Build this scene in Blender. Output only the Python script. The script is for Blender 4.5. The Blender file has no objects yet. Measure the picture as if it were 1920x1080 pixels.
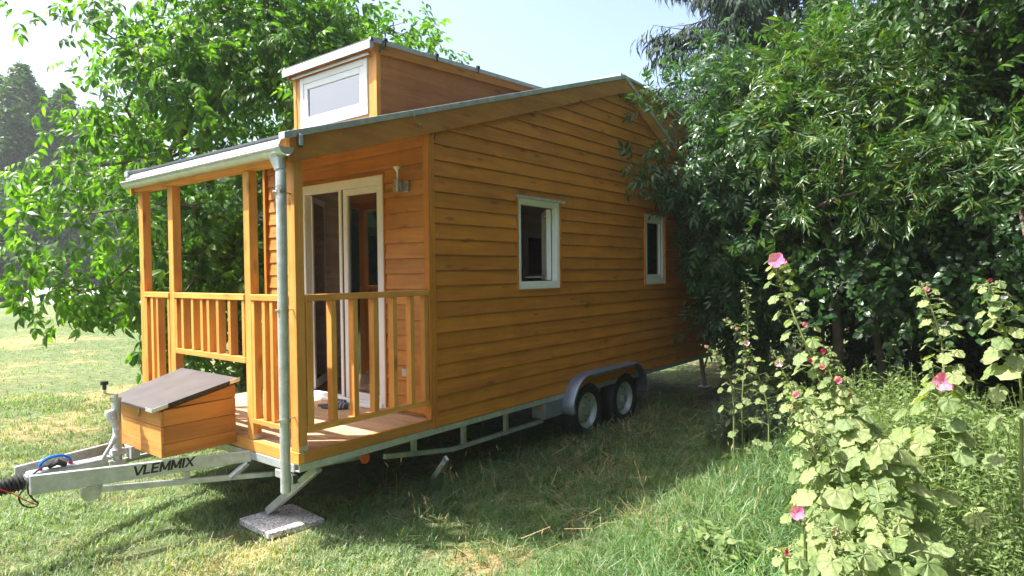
import bpy, math, random
import numpy as np
from mathutils import Vector, Matrix
rng = np.random.default_rng(7); random.seed(7)
S = bpy.context.scene
COL = S.collection
# ------------------------------------------------------------------ camera
FPX = 1214.4244
YAW, PIT, ROL = 0.6710854, -0.0238926, -0.0110631
CAM = np.array([-2.4827579, -3.8143290, 1.1983052])
FW = np.array([math.cos(YAW)*math.cos(PIT), math.sin(YAW)*math.cos(PIT), math.sin(PIT)])
_r = np.array([math.sin(YAW), -math.cos(YAW), 0.]); _u = np.cross(_r, FW)
RT = _r*math.cos(ROL)+_u*math.sin(ROL); UP = -_r*math.sin(ROL)+_u*math.cos(ROL)
cd = bpy.data.cameras.new('camera'); cam = bpy.data.objects.new('camera', cd); COL.objects.link(cam)
cd.sensor_width = 36; cd.lens = FPX/1920*36; cd.clip_start = .05; cd.clip_end = 1000
cam.matrix_world = Matrix(((RT[0], UP[0], -FW[0], CAM[0]), (RT[1], UP[1], -FW[1], CAM[1]), (RT[2], UP[2], -FW[2], CAM[2]), (0, 0, 0, 1)))
S.camera = cam
# ------------------------------------------------------------------ light
SUNV = Vector((-1.0, 1.2, 2.45)).normalized()          # towards the sun
el = math.asin(SUNV.z); az = math.atan2(SUNV.x, SUNV.y)
W = bpy.data.worlds.new('World'); S.world = W; W.use_nodes = True
nt = W.node_tree; bg = nt.nodes['Background']; sk = nt.nodes.new('ShaderNodeTexSky')
sk.sky_type = 'NISHITA'; sk.sun_disc = False; sk.sun_elevation = el; sk.sun_rotation = az
sk.air_density = 1.0; sk.dust_density = 4.5; sk.ozone_density = 1.0
nt.links.new(sk.outputs[0], bg.inputs[0]); bg.inputs[1].default_value = .15
sd = bpy.data.lights.new('sun', 'SUN'); sd.energy = 5.0; sd.angle = math.radians(.55); sd.color = (1, .97, .91)
so = bpy.data.objects.new('sun', sd); COL.objects.link(so); so.rotation_euler = SUNV.to_track_quat('Z', 'Y').to_euler()
vs = S.view_settings; vs.view_transform = 'Standard'; vs.look = 'None'; vs.exposure = 1.42; vs.gamma = 1; vs.use_curve_mapping = False
S.render.engine = 'CYCLES'; S.cycles.max_bounces = 8; S.cycles.diffuse_bounces = 4; S.cycles.transparent_max_bounces = 12; S.cycles.volume_bounces = 0
G = -.62     # ground level; z = 0 is the top of the porch deck

def at(px, py, dep):            # a point on the ray of a pixel (1920x1080) at a depth
    return CAM+dep*(FW+RT*(px-960)/FPX-UP*(py-540)/FPX)
def bp(px, py, ax, val):
    d = FW+RT*(px-960)/FPX-UP*(py-540)/FPX
    return CAM+d*(val-CAM[ax])/d[ax]

# ------------------------------------------------------------------ materials
def mat(name):
    m = bpy.data.materials.new(name); m.use_nodes = True
    return m, m.node_tree, m.node_tree.nodes['Principled BSDF']
def N(nt, t, **kw):
    n = nt.nodes.new(t)
    for k, v in kw.items(): setattr(n, k, v)
    return n
def ramp(nt, fac, stops):
    r = N(nt, 'ShaderNodeValToRGB'); e = r.color_ramp.elements
    e[0].position, e[0].color = stops[0][0], (*stops[0][1], 1); e[1].position, e[1].color = stops[-1][0], (*stops[-1][1], 1)
    for p, c in stops[1:-1]:
        x = e.new(p); x.color = (*c, 1)
    nt.links.new(fac, r.inputs[0]); return r.outputs[0]
def noise(nt, vec, scale, detail=3, rough=.55, dist=0):
    n = N(nt, 'ShaderNodeTexNoise'); n.inputs['Scale'].default_value = scale; n.inputs['Detail'].default_value = detail
    n.inputs['Roughness'].default_value = rough; n.inputs['Distortion'].default_value = dist
    if vec is not None: nt.links.new(vec, n.inputs['Vector'])
    return n.outputs[0]
def mixc(nt, a, b, fac, mode='MIX'):
    m = N(nt, 'ShaderNodeMix', data_type='RGBA', blend_type=mode)
    for s, v in ((0, fac), (6, a), (7, b)):
        if isinstance(v, (int, float)): m.inputs[s].default_value = v
        elif isinstance(v, tuple): m.inputs[s].default_value = (*v, 1)
        else: nt.links.new(v, m.inputs[s])
    return m.outputs[2]
def mth(nt, op, a, b=0.):
    m = N(nt, 'ShaderNodeMath', operation=op)
    for i, v in enumerate((a, b)):
        if isinstance(v, (int, float)): m.inputs[i].default_value = v
        else: nt.links.new(v, m.inputs[i])
    return m.outputs[0]
def bump(nt, b, h, s, d=.01):
    n = N(nt, 'ShaderNodeBump'); n.inputs['Strength'].default_value = s; n.inputs['Distance'].default_value = d
    nt.links.new(h, n.inputs['Height']); nt.links.new(n.outputs[0], b.inputs['Normal'])
def wood(name, axis, base, rough=.5, knots=True, grain=.75, spread=.13, spec=.35):
    m, nt, b = mat(name)
    tc = N(nt, 'ShaderNodeTexCoord'); oi = N(nt, 'ShaderNodeObjectInfo')
    off = N(nt, 'ShaderNodeVectorMath', operation='SCALE'); off.inputs[0].default_value = (13.7, 9.1, 5.3); nt.links.new(oi.outputs['Random'], off.inputs['Scale'])
    ad = N(nt, 'ShaderNodeVectorMath', operation='ADD'); nt.links.new(tc.outputs['Object'], ad.inputs[0]); nt.links.new(off.outputs[0], ad.inputs[1])
    def stretched(a, c):
        mp = N(nt, 'ShaderNodeMapping'); sc = [c]*3; sc[axis] = a; mp.inputs['Scale'].default_value = sc; nt.links.new(ad.outputs[0], mp.inputs[0]); return mp.outputs[0]
    g1 = noise(nt, stretched(1.2, 26), 1.6, 5, .65, .6)
    g2 = noise(nt, stretched(.7, 7), 1.5, 3, .5, 1.2)
    dk = tuple(c*k for c, k in zip(base, (.60, .50, .42))); lt = tuple(min(1, c*k) for c, k in zip(base, (1.18, 1.28, 1.45)))
    c = ramp(nt, g1, [(.3, dk), (.5, base), (.72, lt)])
    c = mixc(nt, c, base, .55/grain)
    v = ramp(nt, g2, [(.3, (.74, .70, .66)), (.7, (1.12, 1.12, 1.12))])
    c = mixc(nt, c, v, .8, 'MULTIPLY')
    rv = ramp(nt, oi.outputs['Random'], [(0, (1-spread,)*3), (1, (1+spread*.6,)*3)])
    c = mixc(nt, c, rv, 1., 'MULTIPLY')
    if knots:
        vo = N(nt, 'ShaderNodeTexVoronoi'); vo.inputs['Scale'].default_value = 1.
        nt.links.new(stretched(2.6, 8.5), vo.inputs['Vector'])
        kf = ramp(nt, vo.outputs['Distance'], [(.05, (1, 1, 1)), (.20, (0, 0, 0))])
        c = mixc(nt, c, tuple(x*.28 for x in base), mth(nt, 'MULTIPLY', kf, .75))
    gr = noise(nt, tc.outputs['Object'], 3.2, 6, .7)
    c = mixc(nt, c, ramp(nt, gr, [(.36, (.78, .74, .7)), (.55, (1, 1, 1))]), .6, 'MULTIPLY')
    nt.links.new(c, b.inputs['Base Color']); b.inputs['Roughness'].default_value = rough; b.inputs['Specular IOR Level'].default_value = spec
    bump(nt, b, g1, .25, .004)
    return m
OR = (.55, .205, .026); POST = (.70, .33, .08); RED = (.56, .24, .05); DECK = (.58, .40, .25)
WS = [wood('stained_wood_'+a, i, OR) for i, a in enumerate(('lengthwise', 'crosswise', 'upright'))]
WP = [wood('post_wood_'+a, i, POST, .45, spread=.15) for i, a in enumerate(('lengthwise', 'crosswise', 'upright'))]
WR = wood('porch_wall_wood', 1, RED); WRX = wood('porch_ceiling_wood', 0, RED); WF = wood('fascia_wood', 0, (.47, .20, .04), .5)
WD = wood('deck_wood', 1, DECK, .7, spread=.12, spec=.2); WI = wood('whitewashed_wood', 0, (.78, .68, .61), .7, False, spread=.08); WI1 = wood('whitewashed_wood_crosswise', 1, (.78, .68, .61), .7, False, spread=.08)
WC = wood('cheek_plywood', 0, (.46, .185, .055), .6, True, .8); WB = wood('box_wood', 0, (.56, .235, .05), .5); WB1 = wood('box_front_wood', 1, (.60, .27, .07), .5)
def plain(name, col, rough=.5, metal=0., var=.12, sc=6., bumps=0., spec=.5):
    m, nt, b = mat(name); tc = N(nt, 'ShaderNodeTexCoord')
    n = noise(nt, tc.outputs['Object'], sc, 5, .65)
    c = ramp(nt, n, [(.3, tuple(x*(1-var) for x in col)), (.7, tuple(min(1, x*(1+var)) for x in col))])
    nt.links.new(c, b.inputs['Base Color']); b.inputs['Metallic'].default_value = metal
    r = mth(nt, 'ADD', mth(nt, 'MULTIPLY', n, .25), rough-.12); nt.links.new(r, b.inputs['Roughness']); b.inputs['Specular IOR Level'].default_value = spec
    if bumps: bump(nt, b, noise(nt, tc.outputs['Object'], sc*12, 4), bumps, .004)
    return m
M_galv = plain('galvanised_steel', (.50, .53, .54), .45, .55, .22, 14)
M_zinc = plain('zinc_sheet', (.62, .65, .66), .38, .7, .12, 9)
M_pvc = plain('white_plastic', (.80, .80, .79), .35, 0, .03, 4)
M_black = plain('black_rubber', (.022, .022, .024), .6, 0, .2, 9)
M_blkpl = plain('black_plastic', (.02, .02, .02), .35, 0, .1, 9)
M_lid = plain('roofing_board', (.066, .057, .056), .62, 0, .25, 5, .2)
M_roof = plain('dark_roof_sheet', (.10, .11, .125), .4, .3, .1, 5)
M_blue = plain('blue_plastic', (.01, .14, .62), .3, 0, .05, 5)
M_red = plain('red_plastic', (.55, .02, .02), .35, 0, .05, 5)
M_orange = plain('orange_reflector', (.75, .12, .02), .25, 0, .1, 30)
M_lens = plain('clear_lens', (.62, .62, .66), .12, .5, .25, 40)
M_steel = plain('brushed_steel', (.55, .54, .52), .3, .9, .08, 20)
M_brass = plain('brass', (.55, .38, .15), .35, .8, .1, 20)
M_grey = plain('grey_plastic', (.20, .21, .22), .45, 0, .08, 9)
M_wrap = plain('bubble_wrap', (.62, .64, .66), .25, .1, .25, 45, .8)
M_green = plain('green_strap', (.02, .09, .05), .6, 0, .1, 20)
M_inside = plain('interior_floor', (.34, .27, .22), .6, 0, .15, 7)
M_bark = plain('bark', (.13, .105, .08), .85, 0, .35, 9, .6, .2)
M_stem = plain('green_stem', (.16, .20, .07), .6, 0, .25, 12)
M_tarp = plain('white_tarpaulin', (.85, .82, .83), .7, 0, .06, 1.2)
M_wire = plain('fence_wire', (.25, .26, .26), .5, .6, .1, 9)
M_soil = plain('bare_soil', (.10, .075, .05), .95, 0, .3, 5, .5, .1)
def glass(name, tint, rough=.02, alpha=.35):
    m, nt, b = mat(name); out = nt.nodes['Material Output']
    tr = N(nt, 'ShaderNodeBsdfTransparent'); tr.inputs[0].default_value = (*tint, 1); gl = N(nt, 'ShaderNodeBsdfGlossy'); gl.inputs['Roughness'].default_value = rough
    fr = N(nt, 'ShaderNodeFresnel'); fr.inputs[0].default_value = 1.5
    f = mth(nt, 'ADD', mth(nt, 'MULTIPLY', fr.outputs[0], 1.5), alpha)
    mx = N(nt, 'ShaderNodeMixShader'); nt.links.new(f, mx.inputs[0]); nt.links.new(tr.outputs[0], mx.inputs[1]); nt.links.new(gl.outputs[0], mx.inputs[2])
    nt.links.new(mx.outputs[0], out.inputs[0]); return m
M_glass = glass('window_glass', (.72, .76, .76), .015, .12)
M_skyglass = glass('dormer_glass', (.5, .55, .55), .02, .25)
m, nt_, b_ = mat('granite_slab'); tc = N(nt_, 'ShaderNodeTexCoord')
v_ = N(nt_, 'ShaderNodeTexVoronoi'); v_.inputs['Scale'].default_value = 95; nt_.links.new(tc.outputs['Object'], v_.inputs['Vector'])
c_ = ramp(nt_, v_.outputs['Color'], [(.12, (.20, .20, .20)), (.4, (.55, .54, .53)), (.8, (.80, .78, .75))]); nt_.links.new(c_, b_.inputs['Base Color'])
b_.inputs['Roughness'].default_value = .9; bump(nt_, b_, v_.outputs['Distance'], .8, .01); M_slab = m
m, nt_, b_ = mat('striped_fabric'); tc = N(nt_, 'ShaderNodeTexCoord'); w_ = N(nt_, 'ShaderNodeTexWave', bands_direction='X'); w_.inputs['Scale'].default_value = 11; nt_.links.new(tc.outputs['Object'], w_.inputs[0])
nt_.links.new(ramp(nt_, w_.outputs[0], [(.80, (.09, .105, .15)), (.88, (.42, .43, .46))]), b_.inputs['Base Color']); b_.inputs['Roughness'].default_value = .95; M_slip = m
M_sole = plain('dark_felt', (.08, .085, .10), .95, 0, .1, 30)

def leafmat(name, cols, trans=.35, rough=.42, spec=.5, mot=2.2, dry=None, veins=False):
    m, nt, b = mat(name); g = N(nt, 'ShaderNodeNewGeometry'); out = nt.nodes['Material Output']
    oi = N(nt, 'ShaderNodeObjectInfo'); rnd = mth(nt, 'FRACT', mth(nt, 'ADD', g.outputs['Random Per Island'], mth(nt, 'MULTIPLY', oi.outputs['Random'], 7.31)))
    c = ramp(nt, rnd, [(i/(len(cols)-1), k) for i, k in enumerate(cols)])
    if dry:
        tcg = N(nt, 'ShaderNodeTexCoord')
        n = noise(nt, tcg.outputs['Object'], dry[0], 4, .6)
        f = ramp(nt, mth(nt, 'ADD', n, mth(nt, 'MULTIPLY', mth(nt, 'SUBTRACT', rnd, .5), dry[3])), [(dry[1], (0, 0, 0)), (dry[2], (1, 1, 1))])
        c = mixc(nt, c, dry[4], f)
    if veins:
        tv = N(nt, 'ShaderNodeTexCoord'); sp = N(nt, 'ShaderNodeSeparateXYZ'); nt.links.new(tv.outputs['Object'], sp.inputs[0])
        an = mth(nt, 'ARCTAN2', sp.outputs[1], mth(nt, 'SUBTRACT', sp.outputs[0], .0)); sn = mth(nt, 'ABSOLUTE', mth(nt, 'SINE', mth(nt, 'MULTIPLY', an, 3.5)))
        c = mixc(nt, c, ramp(nt, sn, [(.0, (1.35, 1.3, 1.25)), (.10, (1, 1, 1)), (.75, (.86, .88, .82))]), 1., 'MULTIPLY'); bump(nt, b, sn, .6, .02)
        n9 = noise(nt, tv.outputs['Object'], 26., 2, .5); c = mixc(nt, c, (.30, .20, .09), ramp(nt, n9, [(.68, (0, 0, 0)), (.74, (1, 1, 1))]))
    tq = N(nt, 'ShaderNodeTexCoord'); c = mixc(nt, c, ramp(nt, noise(nt, tq.outputs['Object'], mot, 3, .6), [(.32, (.72, .72, .66)), (.68, (1.22, 1.2, 1.15))]), 1., 'MULTIPLY')
    nt.links.new(c, b.inputs['Base Color']); b.inputs['Roughness'].default_value = rough; b.inputs['Specular IOR Level'].default_value = spec
    tr = N(nt, 'ShaderNodeBsdfTranslucent'); c2 = mixc(nt, c, (1.35, 1.5, .45), 1., 'MULTIPLY'); nt.links.new(c2, tr.inputs[0])
    mx = N(nt, 'ShaderNodeMixShader'); mx.inputs[0].default_value = trans
    nt.links.new(b.outputs[0], mx.inputs[1]); nt.links.new(tr.outputs[0], mx.inputs[2]); nt.links.new(mx.outputs[0], out.inputs[0])
    return m
L_walnut = leafmat('walnut_leaf', [(.045, .12, .015), (.07, .17, .022), (.10, .22, .03), (.17, .31, .04)], .58, .38)
L_willow = leafmat('willow_leaf', [(.028, .085, .022), (.045, .115, .03), (.07, .14, .035), (.16, .20, .045)], .35, .32, .6)
L_elder = leafmat('elder_leaf', [(.03, .08, .03), (.045, .11, .04), (.07, .145, .045)], .33, .3, .6)
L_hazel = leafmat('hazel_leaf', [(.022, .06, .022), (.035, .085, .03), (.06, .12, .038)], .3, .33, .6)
L_cherry = leafmat('cherry_leaf', [(.022, .06, .016), (.04, .095, .022), (.065, .14, .03)], .4, .4)
L_spruce = leafmat('spruce_needles', [(.014, .032, .022), (.022, .045, .028), (.035, .06, .032)], .1, .65, .2)
L_far = leafmat('far_leaf', [(.04, .10, .04), (.06, .13, .05), (.08, .16, .06)], .35, .6)
L_weed = leafmat('weed_leaf', [(.10, .17, .05), (.15, .22, .075), (.22, .28, .11)], .35, .5)
L_weedb = leafmat('bluish_weed_leaf', [(.09, .14, .09), (.13, .18, .12), (.17, .22, .14)], .3, .6)
L_holly = leafmat('hollyhock_leaf', [(.15, .22, .09), (.23, .31, .12), (.33, .38, .18), (.20, .28, .13)], .35, .6, .3, mot=7., veins=True)
L_pink = leafmat('pink_petal', [(.78, .25, .54), (.82, .36, .62), (.74, .16, .46)], .45, .5, .3, mot=9.)
L_palepink = leafmat('pale_pink_petal', [(.75, .42, .60), (.80, .5, .66)], .45, .5, .3)
L_crimson = leafmat('crimson_petal', [(.45, .01, .12), (.5, .02, .16)], .35, .5, .3)
L_lawn = leafmat('lawn_grass', [(.12, .20, .095), (.17, .27, .13), (.25, .34, .18), (.37, .40, .26)], .35, .55, .35, dry=(.85, .56, .72, .35, (.50, .43, .27)))
L_tall = leafmat('tall_grass', [(.055, .14, .045), (.09, .19, .06), (.15, .25, .09), (.25, .31, .15)], .38, .45, .45)
L_straw = leafmat('straw', [(.34, .26, .13), (.44, .36, .2), (.26, .19, .1)], .25, .6, .3)
# ground material
m, nt_, b_ = mat('ground'); tc = N(nt_, 'ShaderNodeTexCoord'); P_ = tc.outputs['Object']
n1 = noise(nt_, P_, .85, 4, .6); n2 = noise(nt_, P_, 9, 6, .7); n3 = noise(nt_, P_, 55, 5, .7); n4 = noise(nt_, P_, .12, 4, .6)
gcol = ramp(nt_, n2, [(.3, (.08, .115, .05)), (.5, (.15, .19, .095)), (.7, (.25, .285, .165))])
dcol = ramp(nt_, n2, [(.3, (.22, .17, .09)), (.55, (.38, .31, .17)), (.75, (.50, .42, .26))])
f_ = ramp(nt_, mth(nt_, 'ADD', n1, mth(nt_, 'MULTIPLY', mth(nt_, 'SUBTRACT', n3, .5), .35)), [(.56, (0, 0, 0)), (.70, (1, 1, 1))])
c_ = mixc(nt_, gcol, dcol, f_)
DRY = [(bp(90, 800, 2, G), 1.05), (bp(235, 735, 2, G), 1.0), (bp(40, 640, 2, G), 2.0), (bp(900, 1040, 2, G), .35)]      # worn places in the lawn
for q_, r_ in DRY:
    vd = N(nt_, 'ShaderNodeVectorMath', operation='DISTANCE'); nt_.links.new(P_, vd.inputs[0]); vd.inputs[1].default_value = (q_[0], q_[1], G)
    dm = mth(nt_, 'ADD', mth(nt_, 'DIVIDE', vd.outputs['Value'], r_), mth(nt_, 'MULTIPLY', mth(nt_, 'SUBTRACT', noise(nt_, P_, 2.2, 5, .7), .5), 2.6))
    c_ = mixc(nt_, c_, dcol, ramp(nt_, dm, [(.45, (1, 1, 1)), (1.0, (0, 0, 0))]))
c_ = mixc(nt_, c_, ramp(nt_, n4, [(.4, (.8, .85, .75)), (.62, (1.2, 1.12, 1.0))]), .8, 'MULTIPLY')
c_ = mixc(nt_, c_, ramp(nt_, n3, [(.3, (.55, .55, .5)), (.7, (1.35, 1.35, 1.3))]), .8, 'MULTIPLY')
nt_.links.new(c_, b_.inputs['Base Color']); b_.inputs['Roughness'].default_value = .95; b_.inputs['Specular IOR Level'].default_value = .1
bump(nt_, b_, n3, 1., .03); M_ground = m

# ------------------------------------------------------------------ mesh helpers
class MB:
    def __init__(s): s.v = []; s.f = []; s.smooth = False
    def box(s, x0, x1, y0, y1, z0, z1): return s.hexa([(x0, y0, z0), (x1, y0, z0), (x1, y1, z0), (x0, y1, z0), (x0, y0, z1), (x1, y0, z1), (x1, y1, z1), (x0, y1, z1)])
    def hexa(s, p):
        n = len(s.v); s.v += [tuple(float(c) for c in q) for q in p]
        s.f += [[n+i for i in q] for q in ((0, 3, 2, 1), (4, 5, 6, 7), (0, 1, 5, 4), (1, 2, 6, 5), (2, 3, 7, 6), (3, 0, 4, 7))]; return s
    def prism(s, poly, ax, a, b):       # poly in the two other axes (order of axes x,y,z without ax)
        n = len(s.v); k = len(poly)
        for d in (a, b):
            for (u, w) in poly:
                q = [u, w]; q.insert(ax, d); s.v.append(tuple(q))
        s.f.append([n+i for i in range(k)][::-1]); s.f.append([n+k+i for i in range(k)])
        for i in range(k): j = (i+1) % k; s.f.append([n+i, n+j, n+k+j, n+k+i])
        return s
    def beam(s, a, b, w, h, up=(0, 0, 1), w2=None, h2=None):   # rectangular bar from a to b, centred
        a, b, up = Vector(a), Vector(b), Vector(up); d = (b-a).normalized(); x = d.cross(up).normalized(); y = x.cross(d)
        w2 = w if w2 is None else w2; h2 = h if h2 is None else h2
        p = []
        for q, ww, hh in ((a, w, h), (b, w2, h2)):
            p += [q-x*ww/2-y*hh/2, q+x*ww/2-y*hh/2, q+x*ww/2+y*hh/2, q-x*ww/2+y*hh/2]
        return s.hexa(p)
    def tube(s, path, r, n=10, caps=True):
        path = [Vector(p) for p in path]; m = len(path); r = r if hasattr(r, '__len__') else [r]*m
        base = len(s.v); up = Vector((.13, .21, .97))
        for i, p in enumerate(path):
            d = (path[min(i+1, m-1)]-path[max(i-1, 0)]).normalized(); x = d.cross(up)
            if x.length < .05: x = d.cross(Vector((1, 0, 0)))
            x.normalize(); y = x.cross(d)
            for k in range(n):
                a = 2*math.pi*k/n; s.v.append(tuple(p+(x*math.cos(a)+y*math.sin(a))*r[i]))
        for i in range(m-1):
            for k in range(n):
                a = base+i*n+k; b = base+i*n+(k+1) % n; s.f.append([a, a+n, b+n, b])
        if caps: s.f.append([base+k for k in range(n)]); s.f.append([base+(m-1)*n+k for k in range(n)][::-1])
        s.smooth = True; return s
    def build(s, name, m, parent=None, bevel=0., label=None):
        me = bpy.data.meshes.new(name); me.from_pydata(s.v, [], s.f); me.update()
        o = bpy.data.objects.new(name, me); COL.objects.link(o); me.materials.append(m)
        if parent is not None: o.parent = parent
        if s.smooth:
            me.polygons.foreach_set('use_smooth', [True]*len(me.polygons)); 
            try: me.set_sharp_from_angle(angle=.7)
            except Exception: pass
        if bevel:
            b = o.modifiers.new('bevel', 'BEVEL'); b.width = bevel; b.segments = 1; b.limit_method = 'ANGLE'
        if label: o['label'] = label
        return o
def box(name, m, parent, x0, x1, y0, y1, z0, z1, bevel=.0025, label=None):
    return MB().box(x0, x1, y0, y1, z0, z1).build(name, m, parent, bevel, label)
def thing(name, label, cat, loc=(0, 0, 0), group=None, kind=None):
    o = bpy.data.objects.new(name, None); COL.objects.link(o); o.location = loc; o.empty_display_size = .1
    tag(o, label, cat, group, kind); return o
def tag(o, label=None, cat=None, group=None, kind=None):
    if label: o['label'] = label
    if cat: o['category'] = cat
    if group: o['group'] = group
    if kind: o['kind'] = kind
    return o
def part(name, parent=None, m=None):          # an empty part used as a holder of sub-parts
    o = bpy.data.objects.new(name, None); COL.objects.link(o); o.parent = parent; o.empty_display_size = .1; return o
def npmesh(name, V, F, m, parent=None, smooth=False):
    me = bpy.data.meshes.new(name); V = np.asarray(V, np.float32); F = np.asarray(F, np.int32)
    me.vertices.add(len(V)); me.vertices.foreach_set('co', V.ravel())
    k = F.shape[1]; me.loops.add(F.size); me.loops.foreach_set('vertex_index', F.ravel()); me.polygons.add(len(F))
    me.polygons.foreach_set('loop_start', np.arange(0, F.size, k, dtype=np.int32)); me.polygons.foreach_set('loop_total', np.full(len(F), k, np.int32))
    me.polygons.foreach_set('use_smooth', np.full(len(F), smooth)); me.update(calc_edges=True); me.materials.append(m)
    o = bpy.data.objects.new(name, me); COL.objects.link(o)
    if parent is not None: o.parent = parent
    return o

# ------------------------------------------------------------------ plant helpers
def leaflet(L, Wd, fold=.25, droop=.18, n=3, x0=0., shape='lance'):
    t = np.linspace(0, 1, n+2); V = []; F = []
    for i, a in enumerate(t):
        w = Wd/2*(math.sin(math.pi*min(a, 1)**(.8 if shape == 'lance' else .62))**(1. if shape == 'lance' else .6)) if 0 < a < 1 else 0
        z = -droop*L*a*a
        if w == 0: V.append((x0+a*L, 0, z))
        else: V += [(x0+a*L, w, z+fold*w), (x0+a*L, 0, z), (x0+a*L, -w, z+fold*w)]
    # strip
    F += [(0, 2, 1), (0, 3, 2)]
    for i in range(1, n):
        a = 1+3*(i-1); b = a+3
        F += [(a, a+1, b+1), (a, b+1, b), (a+1, a+2, b+2), (a+1, b+2, b+1)]
    a = 1+3*(n-1); tip = len(V)-1
    F += [(a, a+1, tip), (a+1, a+2, tip)]
    return np.array(V, float), np.array(F, int)
def rotz(V, a): c, s = math.cos(a), math.sin(a); return V@np.array([[c, s, 0], [-s, c, 0], [0, 0, 1.]])
def roty(V, a): c, s = math.cos(a), math.sin(a); return V@np.array([[c, 0, -s], [0, 1, 0], [s, 0, c]])
def compound(pairs, L, lw, rach, n=2, droop=.25, seed=0, tip=True):
    r = np.random.default_rng(seed); Vs = []; Fs = []; k = 0
    def addv(V, F):
        nonlocal k
        Vs.append(V); Fs.append(F+k); k += len(V)
    w = .0022; V = np.array([(0, w, 0), (0, -w, 0), (rach, w*.5, -droop*rach*.5), (rach, -w*.5, -droop*rach*.5)]); addv(V, np.array([(0, 1, 3), (0, 3, 2)]))
    for i in range(pairs):
        t = .3+.62*i/max(1, pairs-1) if pairs > 1 else .6
        for s in (-1, 1):
            l = L*(.75+.35*t)*r.uniform(.85, 1.1); V, F = leaflet(l, l*lw, .25, .3, n)
            V = roty(V, r.uniform(.1, .7)); V = rotz(V, s*r.uniform(.8, 1.15)); V = V+np.array([rach*t, 0, -droop*rach*.5*t*t]); addv(V, F)
    if tip:
        l = L*1.15; V, F = leaflet(l, l*lw, .25, .3, n); V = roty(V, r.uniform(.2, .7)); addv(V+np.array([rach, 0, -droop*rach*.5]), F)
    return np.vstack(Vs), np.vstack(Fs)
def frames(D, U):
    D = D/np.linalg.norm(D, axis=1, keepdims=True); Y = np.cross(U, D); Y /= np.linalg.norm(Y, axis=1, keepdims=True)+1e-9; Z = np.cross(D, Y)
    return np.stack([D, Y, Z], axis=2)       # columns
def inst(tmpl, P, R, s):
    V, F = tmpl; n = len(P); m = len(V)
    W_ = np.einsum('nij,mj->nmi', R, V)*np.asarray(s)[:, None, None]+P[:, None, :]
    return W_.reshape(-1, 3), (F[None]+(np.arange(n)*m)[:, None, None]).reshape(-1, F.shape[1])
def scatter(name, tmpls, P, D, U, s, m, parent, singles=0, sname='leaf', slabel=None):
    """leaves: the nearest ones become objects that share mesh data, the rest one stuff mesh"""
    R = frames(D, U); n = len(P); idx = rng.integers(0, len(tmpls), n)
    inv = np.zeros(n, bool)
    if singles:
        d = (P-CAM)@FW; q = P-CAM; px = 960+FPX*(q@RT)/d; py = 540-FPX*(q@UP)/d
        ok = (d > .3) & (px > -20) & (px < 1940) & (py > -20) & (py < 1100)
        key = np.where(ok, s/np.maximum(d, .1), -1); inv[np.argsort(-key)[:singles]] = True
        meshes = []
        for V, F in tmpls:
            me = bpy.data.meshes.new(sname); me.from_pydata([tuple(v) for v in V], [], [tuple(int(i) for i in f) for f in F]); me.update(); me.materials.append(m); meshes.append(me)
        for i in np.nonzero(inv)[0]:
            o = bpy.data.objects.new(sname, meshes[idx[i]]); COL.objects.link(o); o.parent = parent
            M = np.eye(4); M[:3, :3] = R[i]*s[i]; M[:3, 3] = P[i]; o.matrix_basis = Matrix(M.tolist())
    Vs = []; Fs = []; k = 0
    for t, tm in enumerate(tmpls):
        q = (idx == t) & ~inv
        if q.any():
            V, F = inst(tm, P[q], R[q], s[q]); Vs.append(V); Fs.append(F+k); k += len(V)
    o = npmesh(name, np.vstack(Vs), np.vstack(Fs), m, parent); o['kind'] = 'stuff' if parent is not None else o.get('kind', 'stuff')
    return o
def sample_ell(ells, n, inner=.35):
    vol = np.array([e[1][0]*e[1][1]*e[1][2] for e in ells]); ch = rng.choice(len(ells), n, p=vol/vol.sum())
    d = rng.normal(size=(n, 3)); d /= np.linalg.norm(d, axis=1, keepdims=True); r = rng.uniform(inner, 1, n)**.6
    c = np.array([e[0] for e in ells])[ch]; a = np.array([e[1] for e in ells])[ch]
    lump = 1+.12*np.sin(d[:, 0]*5+c[:, 0])*np.cos(d[:, 1]*6+1)+.08*np.sin(d[:, 2]*9)
    return c+d*a*r[:, None]*lump[:, None]
def skeleton(roots, pts):
    """join cluster points to the trunk: each to its nearest node that lies nearer to the root"""
    nodes = [np.array(p) for p in roots]; par = [i-1 for i in range(len(roots))]
    dist = [0.]
    for i in range(1, len(roots)): dist.append(dist[-1]+np.linalg.norm(nodes[i]-nodes[i-1]))
    ref = nodes[len(roots)//2]; order = np.argsort(np.linalg.norm(pts-ref, axis=1))
    A = np.array(nodes); D = np.array(dist)
    for i in order:
        dd = np.linalg.norm(A-pts[i], axis=1); j = int(np.argmin(dd+.25*D))
        if dd[j] > .9:      # a bent middle node
            mid = (A[j]+pts[i])/2+np.array([0, 0, .12*dd[j]])+rng.normal(size=3)*.05*dd[j]
            A = np.vstack([A, mid]); D = np.append(D, D[j]+dd[j]/2); par.append(j); j = len(A)-1
        A = np.vstack([A, pts[i]]); D = np.append(D, D[j]+np.linalg.norm(A[j]-pts[i])); par.append(j)
    w = np.ones(len(A))
    for i in range(len(A)-1, 0, -1):
        if par[i] >= 0: w[par[i]] += w[i]
    return A, par, w
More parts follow.
